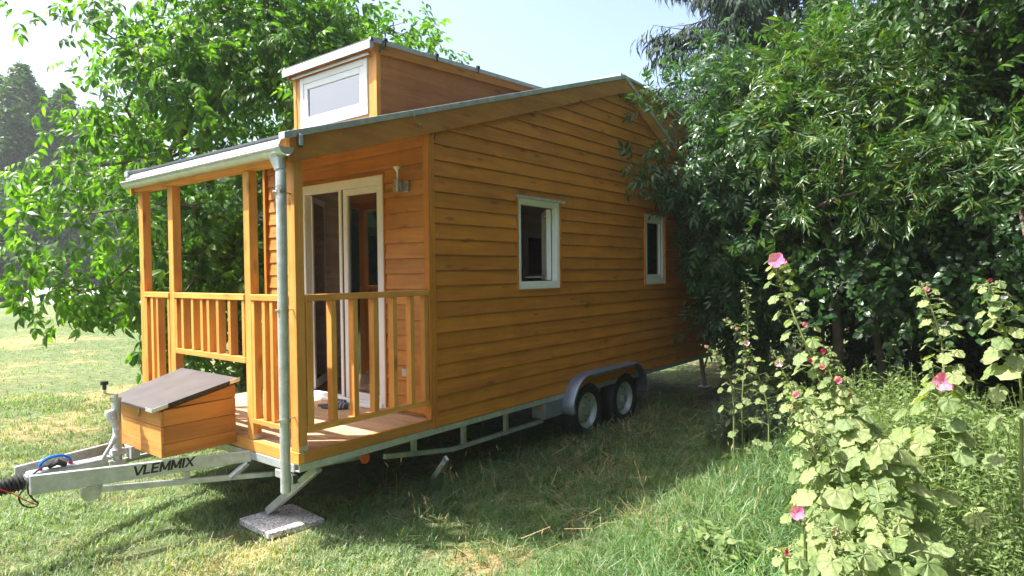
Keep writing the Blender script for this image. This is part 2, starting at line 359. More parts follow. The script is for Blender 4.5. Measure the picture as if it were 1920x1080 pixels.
def branches(A, par, w, nroot, r0, parent, rmin=.006, m=None):
    k = r0/math.sqrt(w[0]); lim = MB(); tr = MB()
    rad = np.maximum(rmin, k*np.sqrt(w))
    tr.tube(A[:nroot], rad[:nroot], 10)
    tr.build('trunk', m or M_bark, parent)
    groups = {}
    for i in range(nroot, len(A)):
        j = par[i]; a, b = A[j], A[i]
        lim.tube([a, b], [min(rad[j], rad[i]*1.5), rad[i]], 5 if rad[i] > .012 else 4, False)
    o = lim.build('branch', m or M_bark, parent); o['kind'] = 'stuff'; return o

def woody(name, label, cat, roots, ells, nclu, tmpls, m, per, spread, s=(.8, 1.2), r0=.12, singles=0, inner=.35, droop=.5, group=None, keep=None, upn=.9, extra=None):
    t = thing(name, label, cat, tuple(roots[0]), group); off = np.array(roots[0], float)
    pts = sample_ell(ells, nclu, inner)
    if keep is not None: pts = pts[keep(pts)]
    if extra is not None: pts = np.vstack([pts, extra])
    A, par, w = skeleton(roots, pts)
    branches(A-off, par, w, len(roots), r0, t)
    n = len(pts); c = np.repeat(pts, per, 0); cen = np.array(ells[0][0])
    out = c-cen; out /= np.linalg.norm(out, axis=1, keepdims=True)
    tw = rng.normal(size=(n, 3)); tw = np.repeat(tw, per, 0)
    P = c+rng.normal(size=c.shape)*np.array([spread, spread, spread*.75])
    if keep is not None: k2 = keep(P); P, out, tw = P[k2], out[k2], tw[k2]
    D = out*.6+rng.normal(size=P.shape)*.65+tw*.35+np.array([0, 0, -droop])
    U = np.array([0, 0, upn])+rng.normal(size=P.shape)*.45+out*.25
    sc = rng.uniform(s[0], s[1], len(P))
    scatter('foliage', tmpls, P-off, D, U, sc, m, t, 0) if not singles else scatter_off(t, off, tmpls, P, D, U, sc, m, singles)
    return t
def scatter_off(t, off, tmpls, P, D, U, sc, m, singles):
    R = frames(D, U); n = len(P); idx = rng.integers(0, len(tmpls), n)
    d = (P-CAM)@FW; q = P-CAM; px = 960+FPX*(q@RT)/np.maximum(d, .1); py = 540-FPX*(q@UP)/np.maximum(d, .1)
    ok = (d > .3) & (px > -10) & (px < 1930) & (py > -10) & (py < 1090)
    key = np.where(ok, sc/np.maximum(d, .1), -1); inv = np.zeros(n, bool); inv[np.argsort(-key)[:singles]] = True
    meshes = []
    for V, F in tmpls:
        me = bpy.data.meshes.new('leaf'); me.from_pydata([tuple(v) for v in V], [], [tuple(int(i) for i in f) for f in F]); me.update(); me.materials.append(m); meshes.append(me)
    for i in np.nonzero(inv)[0]:
        o = bpy.data.objects.new('leaf', meshes[idx[i]]); COL.objects.link(o); o.parent = t
        M = np.eye(4); M[:3, :3] = R[i]*sc[i]; M[:3, 3] = P[i]-off; o.matrix_basis = Matrix(M.tolist())
    Vs = []; Fs = []; k = 0
    for j, tm in enumerate(tmpls):
        q = (idx == j) & ~inv
        if q.any():
            V, F = inst(tm, P[q]-off, R[q], sc[q]); Vs.append(V); Fs.append(F+k); k += len(V)
    o = npmesh('foliage', np.vstack(Vs), np.vstack(Fs), m, t); o['kind'] = 'stuff'
# ------------------------------------------------------------------ setting
gx = np.concatenate([np.linspace(-150, -8, 16), np.linspace(-7, 16, 90), np.linspace(17, 260, 26)])
gy = np.concatenate([np.linspace(-120, -8, 14), np.linspace(-7, 16, 90), np.linspace(17, 320, 30)])
GX, GY = np.meshgrid(gx, gy, indexing='ij')
def gz(x, y): return G+.018*np.sin(x*1.7+y*.6)*np.cos(y*1.3)+.012*np.sin(x*4.1-y*3.3)-.012
GV = np.stack([GX, GY, gz(GX, GY)], -1).reshape(-1, 3); nx_, ny_ = GX.shape
I_ = np.arange(nx_*ny_).reshape(nx_, ny_); GF = np.stack([I_[:-1, :-1], I_[1:, :-1], I_[1:, 1:], I_[:-1, 1:]], -1).reshape(-1, 4)
tag(npmesh('ground', GV, GF, M_ground, smooth=True), 'mown lawn with dry patches running out to the far trees', 'ground', kind='structure')

# ------------------------------------------------------------------ the tiny house on its trailer
P = 1.258; WY = 2.45; L = 7.4; XR = 4.5
H = thing('tiny_house', 'orange stained wooden tiny house with porch on a two-axle galvanised trailer', 'tiny house', (0, 0, 0))
top = lambda x: 2.145+.3105*x if x <= XR else 3.542-.45*(x-XR)      # roof surface
fb = lambda x: 1.945+.310*x if x <= XR else 3.340-.45*(x-XR)        # underside of the bargeboards
PZ = .1302
def siding(parent, mt, along, n0, sgn, ulo, uhi, zlo, zhi, holes, z0, mats=None):
    """boards one by one; along: 0 or 1 the axis they run; n0 wall face; sgn outward sign; ulo/uhi functions of z"""
    k = 0
    z = z0
    while z < zhi:
        a, b = max(z, zlo), min(z+PZ-.003, zhi)
        if b-a > .01:
            spans = [(a, b, ulo, uhi)]
            u0, u1 = ulo((a+b)/2), uhi((a+b)/2)
            pieces = [(a, b, None, None)]
            for (h0, h1, hz0, hz1) in holes:
                new = []
                for (pa, pb, s0, s1) in pieces:
                    l0 = u0 if s0 is None else s0; l1 = u1 if s1 is None else s1
                    if pb <= hz0 or pa >= hz1 or h1 <= l0 or h0 >= l1: new.append((pa, pb, s0, s1)); continue
                    new.append((pa, pb, s0, h0)); new.append((pa, pb, h1, s1))
                    if pa < hz0-.012: new.append((pa, hz0, h0, h1))
                    if pb > hz1+.012: new.append((hz1, pb, h0, h1))
                pieces = new
            for (pa, pb, s0, s1) in pieces:
                ua0, ua1 = (ulo(pa) if s0 is None else s0), (uhi(pa) if s1 is None else s1)
                ub0, ub1 = (ulo(pb) if s0 is None else s0), (uhi(pb) if s1 is None else s1)
                if max(ua1-ua0, ub1-ub0) < .03: continue
                ub1 = max(ub1, ub0+.004); ua1 = max(ua1, ua0+.004)
                j = random.uniform(-.0012, .0012)
                def q(u, n, zz): return (u, n0+sgn*n, zz) if along == 0 else (n0+sgn*n, u, zz)
                fo = lambda zz: .006-.014*((zz-z)/PZ)+j
                pts = [q(ua0, fo(pa), pa), q(ua1, fo(pa), pa), q(ua1, -.016, pa), q(ua0, -.016, pa), q(ub0, fo(pb), pb), q(ub1, fo(pb), pb), q(ub1, -.016, pb), q(ub0, -.016, pb)]
                MB().hexa(pts).build('board', mt, parent, .0018)
        z += PZ
W1 = (2.416, 3.128, 1.033, 1.912); W2 = (5.05, 5.63, 1.028, 1.93); WF_ = (5.6, 6.37, 1.06, 1.87); WG_ = (3.35, 4.75, .85, 1.9); WH_ = (2.62, 3.27, .30, 2.0)  # WG_ and WH_ are invented openings that let light into the room
def lining(name, y0, y1, holes, m):
    mb = MB(); xs = [P+.06]+sum([[h[0], h[1]] for h in holes], [])+[L-.03]
    for i in range(0, len(xs)-1, 2):
        a, b = xs[i], xs[i+1]
        if a < XR < b: mb.prism([(a, -.05), (XR, -.05), (XR, top(XR)-.1), (a, top(a)-.1)], 1, y0, y1); mb.prism([(XR, -.05), (b, -.05), (b, top(b)-.1), (XR, top(XR)-.1)], 1, y0, y1)
        else: mb.prism([(a, -.05), (b, -.05), (b, top(b)-.1), (a, top(a)-.1)], 1, y0, y1)
    for h in holes:
        mb.box(h[0], h[1], y0, y1, -.05, h[2]); mb.prism([(h[0], h[3]), (h[1], h[3]), (h[1], top(h[1])-.1), (h[0], top(h[0])-.1)], 1, y0, y1)
    return mb.build(name, m, H)
sw = lining('side_wall', .02, .06, [W1, W2], WI)
def xl(z): return max(P+.047, (z-1.975)/.310)
def xh(z): return min(L, XR+(3.37-z)/.45)
siding(sw, WS[0], 0, 0., -1, xl, xh, -.075, 3.34, [W1, W2], .053-PZ)
box('corner_trim', WS[2], sw, P-.0, P+.045, -.012, .018, -.075, 2.33)
box('corner_trim', WS[2], sw, P-.03, P-.001, -.012, .05, .0, 2.35)
box('corner_trim', WS[2], sw, L-.03, L+.02, -.012, .018, -.075, 2.1)
# porch wall (x = P)
D0, D1, DZ = .56, 1.765, 2.075
ew = MB(); ew.box(P+.02, P+.06, .06, D0, -.05, 2.42); ew.box(P+.02, P+.06, D1, WY-.06, -.05, 2.42); ew.box(P+.02, P+.06, D0, D1, DZ, 2.42)
ew = ew.build('porch_wall', WI1, H)
siding(ew, WR, 1, P, -1, lambda z: .052, lambda z: WY-.045, .002, 2.36, [(D0, D1, -1, DZ)], .026-PZ)
box('corner_trim', WS[2], ew, P-.03, P+.02, WY-.042, WY-.0, .0, 2.38)
box('door_trim', WS[2], ew, P-.012, P+.02, D0-.001, D0+.012, .0, DZ)
box('door_trim', WS[1], ew, P-.014, P+.02, D0, D1, DZ-.012, DZ-.001)
fw_ = lining('far_wall', WY-.06, WY-.02, [WH_, WG_, WF_], WI)
siding(fw_, WS[0], 0, WY, 1, lambda z: P+.047, xh, -.075, 2.3, [WF_, WG_, WH_], .053-PZ)
bw = MB().box(L-.06, L-.02, .06, WY-.06, -.05, 2.2).build('rear_wall', WI1, H)
siding(bw, WS[1], 1, L, 1, lambda z: .05, lambda z: WY-.05, -.075, 2.1, [], .053-PZ)
box('interior_floor', M_inside, H, P+.06, L-.06, .06, WY-.06, -.04, .012, 0)
pt = MB().box(6.55, 6.6, .06, WY-.06, .012, 2.3).build('partition_wall', WI1, H)
ip = part('inner_partition', H); box('backing', WI1, ip, 2.52, 2.56, 1.12, WY-.062, .013, 2.5, 0)
z = .014
while z < 2.5:
    box('panel_board', WI1, ip, 2.50, 2.5195, 1.12, WY-.062, z, z+.104, .003); z += .108
#cb = box('cupboard', WI1, H, 2.6, 3.1, 1.75, 2.38, .014, 2.0, .004)
# deck
dk = MB().box(.05, P-.002, .04, WY-.01, -.075, -.03).build('porch_deck', WS[1], H)
x = .047; i = 0
while x < P-.02:
    w = min(.1365, P-.003-x)
    box('deck_plank', WD, dk, x, x+w-.004, .031, WY, -.028, random.uniform(-.0015, .0005), .003); x += w+.0005; i += 1
box('edge_board', WF, dk, .0475, P+.044, 0, .0295, -.078, 0.002, .002)
box('edge_board', WP[1], dk, 0, .046, 0.0, WY, -.078, -.001, .002)
# porch posts
for k, (a, b) in enumerate(((.010, .10), (.581, .662), (1.786, 1.873), (2.362, 2.45))):
    o = box('porch_post', WP[2], H, .01, .0775, a, b, .001, 1.955, .003)
    box('post_shoe', M_galv, o, .012, .076, a-.002, a+.001, .003, .038, 0)
    for q in range(3): MB().tube([(.024+.019*q, a-.0045, .012+.011*(q % 2)), (.024+.019*q, a-.001, .012+.011*(q % 2))], .003, 6).build('screw', M_steel, o)
# railing
def rail_section(name, label, rails, bal, axis, zt, zb):
    r = part(name, H)
    for (a, b, c, d, z0, z1) in rails: box('rail', WP[axis], r, a, b, c, d, z0, z1, .003)
    for (a, b, c, d) in bal: box('baluster', WP[2], r, a, b, c, d, zb, zt, .0025)
    if label: r['label'] = label
rail_section('side_railing', None, [(.079, P-.031, -.004, .066, 1.019, 1.0635), (.079, P-.031, .002, .046, .123, .166)],
             [(a, b, .003, .062) for a, b in ((.084, .132), (.282, .326), (.471, .514), (.658, .702), (.847, .889), (1.028, 1.073), (1.178, 1.222))], 0, 1.018, .1665)
rail_section('front_railing', None, [(.0, .07, .101, .580, 1.017, 1.0615), (.006, .05, .101, .580, .125, .1605)],
             [(.008, .066, a, b) for a, b in ((.536, .576), (.396, .437), (.297, .336), (.2, .24), (.105, .145))], 1, 1.016, .161)
rail_section('front_railing', 'short railing section raised above the storage box', [(.0, .07, .663, 1.785, 1.017, 1.0615), (.006, .05, .663, 1.785, .553, .597)],
             [(.008, .066, a, b) for a, b in ((1.742, 1.782), (1.625, 1.667), (1.454, 1.495), (1.300, 1.342), (1.194, 1.234), (1.047, 1.089), (.869, .909), (.668, .708))], 1, 1.016, .5975)
rail_section('front_railing', None, [(.0, .07, 1.874, 2.361, 1.017, 1.0615), (.006, .05, 1.874, 2.361, .125, .1605)],
             [(.008, .066, a, b) for a, b in ((2.318, 2.358), (2.196, 2.24), (2.095, 2.137), (1.878, 1.918))], 1, 1.016, .161)
# roof
rf = MB()
def slab(mb, a, b, y0, y1, o0=.02, o1=.14): mb.prism([(a, top(a+1e-6)-o0), (b, top(b)-o0), (b, top(b)-o1), (a, top(a+1e-6)-o1)], 1, y0, y1)
def holed(mb, a, b, h0, h1, y0, y1, yh0, yh1, o0, o1):
    slab(mb, a, h0, y0, y1, o0, o1); slab(mb, h1, b, y0, y1, o0, o1); slab(mb, h0, h1, y0, yh0, o0, o1); slab(mb, h0, h1, yh1, y1, o0, o1)
holed(rf, -.045, XR, 1.40, 3.40, .001, WY-.001, .70, 1.75, .02, .14); holed(rf, XR, L+.1, 4.75, 6.45, .001, WY-.001, .22, 2.23, .02, .14)
roof = rf.build('roof', WRX, H)
cv = MB(); holed(cv, -.07, XR, 1.40, 3.40, -.02, WY+.02, .70, 1.75, 0., .018); holed(cv, XR, L+.13, 4.75, 6.45, -.02, WY+.02, .22, 2.23, 0., .018); cv.build('roof_covering', M_roof, roof)
for k in range(11):           # porch ceiling boards
    xa = .05+.11*k; xb = xa+.106; f = lambda q: top(q)-.142
    MB().hexa([(xa, .03, f(xa)-.012), (xb, .03, f(xb)-.012), (xb, WY-.03, f(xb)-.012), (xa, WY-.03, f(xa)-.012), (xa, .03, f(xa)), (xb, .03, f(xb)), (xb, WY-.03, f(xb)), (xa, WY-.03, f(xa))]).build('ceiling_board', WR, roof, .001)
for (y0, y1) in ((-.032, -.002), (WY+.002, WY+.032)):
    MB().prism([(-.045, fb(-.045)), (XR-.0, fb(XR)), (XR-.0, top(XR)-.025), (-.045, top(-.045)-.025)], 1, y0, y1).build('bargeboard', WF, roof, .003)
    MB().prism([(XR+.003, fb(XR)), (L+.1, fb(L+.1)), (L+.1, top(L+.1)-.025), (XR+.003, top(XR)-.025)], 1, y0, y1).build('bargeboard', WF, roof, .003)
for (y0, y1, s) in ((-.042, .03, 0), (WY-.03, WY+.042, 1)):
    f = lambda q: top(q)
    MB().prism([(-.085, f(-.085)-.034), (XR, f(XR)-.034), (XR, f(XR)+.012), (-.085, f(-.085)+.012)], 1, y0, y1).build('edge_flashing', M_galv, roof, .002)
    MB().prism([(XR+.003, f(XR)-.034), (L+.13, f(L+.13)-.034), (L+.13, f(L+.13)+.012), (XR+.003, f(XR)+.012)], 1, y0, y1).build('edge_flashing', M_galv, roof, .002)
bm_ = box('front_beam', WP[1], H, -.021, .078, .0, WY, 1.956, 2.075, .003)
MB().prism([(-.030, 2.128), (-.052, 2.126), (-.080, 2.062), (-.075, 2.058), (-.048, 2.118), (-.030, 2.118)], 1, .035, WY+.03).build('drip_apron', M_zinc, roof)
# reflector lamp on the bargeboard, clips, screws
lp = box('marker_lamp', M_blkpl, roof, .006, .052, -.050, -.0325, 2.045, 2.137, .006)
box('lens', M_lens, lp, .012, .044, -.058, -.0505, 2.053, 2.13, .004)
for (sx, sz) in ((.36, 2.19), (.42, 2.11), (.98, 2.36), (1.0, 2.31), (1.42, 2.47), (2.2, 2.72), (2.25, 2.66), (3.0, 2.95), (3.9, 3.21), (4.45, 3.42)):
    MB().tube([(sx, -.034, sz), (sx, -.0315, sz)], .0045, 6).build('screw', M_inside, roof)
# gutter
g = MB(); n = 10; yc = (-.045, WY+.01); gxc, gzc, gr = -.078, 2.022, .049
for y in yc:
    for r_ in (gr, gr-.004):
        for k in range(n+1):
            a = math.pi+math.pi*k/n; g.v.append((gxc+r_*math.cos(a), y, gzc+r_*math.sin(a)))
s_ = n+1
for r0, flip in ((0, 0), (1, 1)):
    for k in range(n): a, b = r0*s_+k, r0*s_+k+1; c, d = a+2*s_, b+2*s_; g.f.append([a, b, d, c] if flip else [a, c, d, b])
for k in range(n):
    g.f.append([k, k+1, s_+k+1, s_+k]); o_ = 2*s_; g.f.append([o_+k, o_+s_+k, o_+s_+k+1, o_+k+1])
g.f.append([0, s_, 3*s_, 2*s_]); g.f.append([n, 2*s_+n, 3*s_+n, s_+n])
g.smooth = True; gut = g.build('gutter', M_zinc, H)
MB().tube([(gxc-gr, yc[0], gzc+.004), (gxc-gr, yc[1], gzc+.004)], .009, 8).build('gutter_bead', M_zinc, gut)
ep = MB()
for y in (yc[0]-.004, yc[1]+.004):
    b0 = len(ep.v); 
    for k in range(n+1): a = math.pi+math.pi*k/n; ep.v += [(gxc+gr*1.03*math.cos(a), y-.003, gzc+.008+gr*1.03*math.sin(a)), (gxc+gr*1.03*math.cos(a), y+.003, gzc+.008+gr*1.03*math.sin(a))]
    ep.f.append([b0+2*k for k in range(n+1)]); ep.f.append([b0+2*k+1 for k in range(n+1)][::-1])
    for k in range(n): ep.f.append([b0+2*k, b0+2*k+1, b0+2*k+3, b0+2*k+2])
ep.build('end_cap', M_zinc, gut)
# downpipe
qx, qy = -.080, .021
dp = MB().tube([(-.079, qy+.03, 1.985), (-.079, qy+.015, 1.93), (qx, qy, 1.87), (qx, qy, 1.6), (qx, qy+.004, .9), (qx, qy+.012, -.245)], [.034, .034, .0335, .0335, .0335, .0335], 24).build('downpipe', M_galv, H)
MB().tube([(-.078, qy+.035, 1.99), (-.078, qy+.03, 1.96), (-.079, qy+.006, 1.90), (qx, qy, 1.885)], [.058, .052, .039, .0355], 20).build('funnel', M_zinc, dp)
for z in (1.76, 1.78): MB().tube([(qx, qy, z), (qx, qy, z+.004)], .0355, 20).build('seam', M_galv, dp)
for z in (1.744, .966, .238):
    br = MB().tube([(qx, qy+.002, z-.011), (qx, qy+.002, z+.011)], .0375, 20); br.tube([(-.048, qy+.01, z), (.011, .055, z)], .006, 8); br.tube([(-.112, qy+.012, z), (-.13, qy+.016, z)], .008, 6); br.tube([(-.047, qy+.01, z), (-.032, qy+.02, z)], .011, 6)
    br.build('pipe_bracket', M_steel, dp)
# dormer at the front of the roof
xd, y0d, y1d = 1.223, .600, 1.850
dz = lambda x: 3.198+.046*(x-xd)
dm = part('dormer', H)
def base(x): return top(x)+.002
xe = 3.66
for (ya, yb, nm) in ((y0d+.004, y0d+.02, 'cheek_panel'), (y1d-.02, y1d-.004, 'cheek_panel')):
    MB().prism([(xd+.05, base(xd+.05)), (xe, base(xe)), (xe, dz(xe)-.06), (xd+.05, dz(xd)-.06)], 1, ya, yb).build(nm, WC, dm)
for ya in (y0d, y1d-.05): box('corner_post', WP[2], dm, xd, xd+.048, ya, ya+.05, base(xd), dz(xd)-.075, .002)
for (ya, yb) in ((y0d-.022, y0d-.001), (y1d+.001, y1d+.022)):
    MB().prism([(xd-.055, dz(xd)-.095), (xe-.02, dz(xe)-.095), (xe-.02, dz(xe)-.012), (xd-.055, dz(xd)-.012)], 1, ya, yb).build('roof_edge_board', WF, dm, .002)
MB().prism([(xd-.055, dz(xd)-.05), (xe, dz(xe)-.05), (xe, dz(xe)-.0), (xd-.055, dz(xd)-.0)], 1, y0d-.0, y1d+.0).build('roof_board', WRX, dm)
MB().prism([(xd-.08, dz(xd)), (xe+.1, dz(xe)+.001), (xe+.1, dz(xe)+.018), (xd-.08, dz(xd)+.018)], 1, y0d-.03, y1d+.03).build('dormer_roof', M_roof, dm)
for ya in (y0d-.034, y1d+.01): MB().prism([(xd-.085, dz(xd)-.016), (xe+.1, dz(xe)-.016), (xe+.1, dz(xe)+.022), (xd-.085, dz(xd)+.022)], 1, ya, ya+.024).build('edge_flashing', M_galv, dm)
MB().hexa([(xd-.10, y0d-.034, dz(xd)-.075), (xd-.056, y0d-.034, dz(xd)-.06), (xd-.056, y1d+.034, dz(xd)-.06), (xd-.10, y1d+.034, dz(xd)-.075), (xd-.10, y0d-.034, dz(xd)-.01), (xd-.06, y0d-.034, dz(xd)+.019), (xd-.06, y1d+.034, dz(xd)+.019), (xd-.10, y1d+.034, dz(xd)-.01)]).build('front_flashing', M_zinc, dm)
MB().tube([(xd-.035, y0d+.05, 3.112), (xd-.035, y1d-.04, 3.112)], .012, 10).build('drip_rail', M_zinc, dm)
wx = (y0d+.118, y1d-.122, base(xd)+.075, 3.095)
box('head_board', WP[1], dm, xd+.004, xd+.04, y0d+.051, y1d-.051, wx[3]+.001, dz(xd)-.03, .001)
box('sill_board', WP[1], dm, xd+.004, xd+.04, y0d+.051, y1d-.051, base(xd), wx[2]-.001, .001)
box('jamb_board', WP[2], dm, xd+.006, xd+.038, y0d+.051, wx[0]-.001, wx[2], wx[3], .001)
box('jamb_board', WP[2], dm, xd+.006, xd+.038, wx[1]+.001, y1d-.051, wx[2], wx[3], .001)
def frame_mb(mb, ax, n0, n1, u0, u1, z0, z1, w, wb=None):
    wb = w if wb is None else wb
    def bx(a, b, c, d):
        if ax == 0: mb.box(n0, n1, a, b, c, d)
        else: mb.box(a, b, n0, n1, c, d)
    bx(u0, u0+w, z0, z1); bx(u1-w, u1, z0, z1); bx(u0+w+.0005, u1-w-.0005, z1-w, z1); bx(u0+w+.0005, u1-w-.0005, z0, z0+wb); return mb
dw = frame_mb(MB(), 0, xd-.008, xd+.05, wx[0], wx[1], wx[2], wx[3], .055).build('dormer_window_frame', M_pvc, dm, .003)
frame_mb(MB(), 0, xd-.002, xd+.045, wx[0]+.058, wx[1]-.058, wx[2]+.058, wx[3]-.058, .055).build('sash', M_pvc, dm, .003)
box('pane', M_skyglass, dm, xd+.012, xd+.018, wx[0]+.112, wx[1]-.112, wx[2]+.112, wx[3]-.112, 0)
for cx in (1.30, 1.93, 2.52):
    c = MB(); c.box(cx-.018, cx+.018, y0d-.045, y0d-.02, dz(cx)+.02, dz(cx)+.045); c.box(cx-.006, cx+.006, y0d-.04, y0d-.035, dz(cx)-.03, dz(cx)+.02)
    c.build('roof_clip', M_blkpl, dm)
MB().tube([(1.28, y0d-.03, dz(1.2)+.03), (1.26, y0d-.036, dz(1.2)-.03), (1.235, y0d-.03, dz(1.2)-.085)], .008, 6).build('strap', M_green, dm)
for k in range(2): MB().prism([(1.25+.9*k, dz(1.25+.9*k)+.03), (2.1+.9*k, dz(2.1+.9*k)+.03), (2.1+.9*k, dz(2.1+.9*k)+.055), (1.25+.9*k, dz(1.25+.9*k)+.055)], 1, y0d+.16, y1d-.05).build('solar_panel', M_zinc if k == 0 else M_roof, dm)
# raised roof light on the rear slope
rd = part('rear_dormer', H)
zr = lambda x: 3.60-.02*(x-4.6) if x < 5.2 else 3.588-.14*(x-5.2)
MB().prism([(4.56, top(4.56)+.002), (6.6, top(6.6)+.002), (6.6, zr(6.6)-.05), (5.2, zr(5.2)-.05), (4.6, zr(4.6)-.05)], 1, .10, .118).build('cheek_panel', WC, rd)
MB().prism([(4.56, top(4.56)+.002), (6.6, top(6.6)+.002), (6.6, zr(6.6)-.05), (5.2, zr(5.2)-.05), (4.6, zr(4.6)-.05)], 1, 2.33, 2.348).build('cheek_panel', WC, rd)
MB().prism([(4.59, zr(4.6)-.10), (5.2, zr(5.2)-.10), (6.7, zr(6.7)-.10), (6.7, zr(6.7)-.02), (5.2, zr(5.2)-.02), (4.59, zr(4.6)-.02)], 1, .075, .0985).build('roof_edge_board', WF, rd, .002)
MB().prism([(4.57, zr(4.6)-.018), (5.2, zr(5.2)-.018), (6.72, zr(6.72)-.018), (6.72, zr(6.72)+.01), (5.2, zr(5.2)+.01), (4.57, zr(4.6)+.01)], 1, .06, 2.39).build('rear_roof', M_galv, rd)
box('rear_pane', M_glass, rd, 6.585, 6.595, .12, 2.33, top(6.6)+.002, zr(6.6)-.06, 0)  # unseen glazing instead of a panel, added to brighten the interior
# windows of the long side
def side_window(u0, u1, z0, z1, n0, n1, name='window', out=-1, sash=True, openw=False):
    w = part(name, H)
    frame_mb(MB(), 1, n0, n1, u0, u1, z0, z1, .055, .075).build('window_frame', M_pvc, w, .003)
    if sash: frame_mb(MB(), 1, n0+.012, n1+.012, u0+.057, u1-.057, z0+.077, z1-.057, .05).build('sash', M_pvc, w, .003); box('pane', M_glass, w, u0+.105, u1-.105, n0+.035, n0+.04, z0+.125, z1-.105, 0)
    return w
w1 = side_window(*W1, .000, .062, sash=False)
for q in (.26, .7): MB().tube([(W1[0]+(W1[1]-W1[0])*q, -.004, W1[2]+.035), (W1[0]+(W1[1]-W1[0])*q, .001, W1[2]+.035)], .011, 10).build('drain_cap', M_pvc, w1)
# the sash stands open into the room, hinged on the right
sx = W1[1]-.06; sa = MB()
th = math.radians(139); dv = Vector((-math.cos(th), math.sin(th), 0)); hp = Vector((sx, .065, 0))
def along(u, n, z): p = hp+dv*u+Vector((-dv.y, dv.x, 0))*n; return (p.x, p.y, z)
def obar(mb, a, b, c, d, t=.05): return mb.hexa([along(a, 0, c), along(b, 0, c), along(b, t, c), along(a, t, c), along(a, 0, d), along(b, 0, d), along(b, t, d), along(a, t, d)])
lz0, lz1, lw = W1[2]+.08, W1[3]-.06, .56
obar(sa, 0, .055, lz0, lz1); obar(sa, lw-.055, lw, lz0, lz1); obar(sa, .056, lw-.056, lz1-.055, lz1); obar(sa, .056, lw-.056, lz0, lz0+.055); sa.build('open_sash', M_pvc, w1, .003)
obar(MB(), .056, lw-.056, lz0+.056, lz1-.056, .006).build('pane', M_glass, w1)
fl = MB().box(W1[0]-.075, W1[1]+.022, -.062, -.012, W1[3]+.013, W1[3]+.019); fl.box(W1[0]-.075, W1[1]+.022, -.066, -.061, W1[3]-.008, W1[3]+.0185)
fl = fl.build('drip_flashing', M_galv, w1)
for k in range(7): MB().tube([(W1[0]-.05+.125*k, -.0665, W1[3]+.006), (W1[0]-.05+.125*k, -.069, W1[3]+.006)], .006, 6).build('rivet', M_steel, fl)
for wn, (u0, u1, z0, z1) in ((w1, W1), (None, W2)):
    if wn is None: wn = side_window(*W2, .004, .062); MB().tube([(W2[0]+.16, -.002, z0+.035), (W2[0]+.16, .005, z0+.035)], .011, 10).build('drain_cap', M_pvc, wn); MB().tube([(W2[0]+.40, -.002, z0+.035), (W2[0]+.40, .005, z0+.035)], .011, 10).build('drain_cap', M_pvc, wn)
    box('reveal_board', WS[2], wn, u1+.0005, u1+.016, -.014, .02, z0-.012, z1+.001, .001); box('reveal_board', WS[2], wn, u0-.014, u0-.0005, -.014, .02, z0-.012, z1+.001, .001)
    box('reveal_board', WS[0], wn, u0, u1, -.014, .02, z0-.014, z0-.0005, .001)
wf = part('window', H); wf['label'] = 'window in the far wall seen through the open window'
frame_mb(MB(), 1, WY-.075, WY-.01, *WF_, .06).build('window_frame', M_pvc, wf, .003)
frame_mb(MB(), 1, WY-.095, WY-.03, WF_[0]+.062, WF_[1]-.062, WF_[2]+.062, WF_[3]-.062, .055).build('sash', M_pvc, wf, .003)
box('pane', M_glass, wf, WF_[0]+.115, WF_[1]-.115, WY-.06, WY-.055, WF_[2]+.115, WF_[3]-.115, 0)
wh = part('window', H); frame_mb(MB(), 1, WY-.075, WY-.01, *WH_, .06).build('window_frame', M_pvc, wh, .003); box('pane', M_glass, wh, WH_[0]+.061, WH_[1]-.061, WY-.06, WY-.055, WH_[2]+.061, WH_[3]-.061, 0)  # unseen far-wall window, added to light the room behind the partition
wg = part('window', H); frame_mb(MB(), 1, WY-.075, WY-.01, *WG_, .06).build('window_frame', M_pvc, wg, .003); box('pane', M_glass, wg, WG_[0]+.061, WG_[1]-.061, WY-.06, WY-.055, WG_[2]+.061, WG_[3]-.061, 0)  # made-up window out of view, added to let daylight inside
# patio door
dr = part('patio_door', H)
fr = MB(); fr.box(P-.016, P+.06, D0+.013, D0+.043, .004, DZ-.013); fr.box(P-.016, P+.06, D1-.04, D1-.002, .004, DZ-.013)
fr.box(P-.016, P+.06, D0+.0435, D1-.0405, DZ-.095, DZ-.013); fr.box(P-.03, P+.06, D0+.0435, D1-.0405, .002, .055); fr.box(P-.05, P-.031, D0+.0435, D1-.0405, .002, .028); fr.box(P-.014, P+.06, 1.156, 1.196, .0555, DZ-.0955)
fr.build('door_frame', M_pvc, dr, .004)
frame_mb(MB(), 0, P-.006, P+.05, D0+.046, 1.139, .058, DZ-.098, .056, .06).build('fixed_leaf', M_pvc, dr, .004)
box('gasket', M_blkpl, dr, P-.003, P+.004, 1.1395, 1.1555, .058, DZ-.098, 0)
box('pane', M_glass, dr, P+.014, P+.02, D0+.10, 1.085, .112, DZ-.15, 0)
hp = Vector((P+.065, D1-.05, 0)); dv = Vector((.74, .67, 0)).normalized()
lf = MB(); lw = .56; z0, z1 = .06, DZ-.1
obar(lf, 0, .06, z0, z1); obar(lf, lw-.06, lw, z0, z1); obar(lf, .061, lw-.061, z1-.06, z1); obar(lf, .061, lw-.061, z0, z0+.09); lf.build('open_leaf', M_pvc, dr, .004)
obar(MB(), .061, lw-.061, z0+.091, z1-.061, .006).build('pane', M_glass, dr)
for hz in (1.22, 1.08):
    hd = MB(); p0 = Vector(along(lw-.03, -.002, hz)); p1 = Vector(along(lw-.03, -.045, hz)); p2 = Vector(along(lw-.13, -.045, hz+.004)); hd.tube([p0, p1, p2], [.009, .009, .008], 8); hd.build('handle', M_brass, dr)
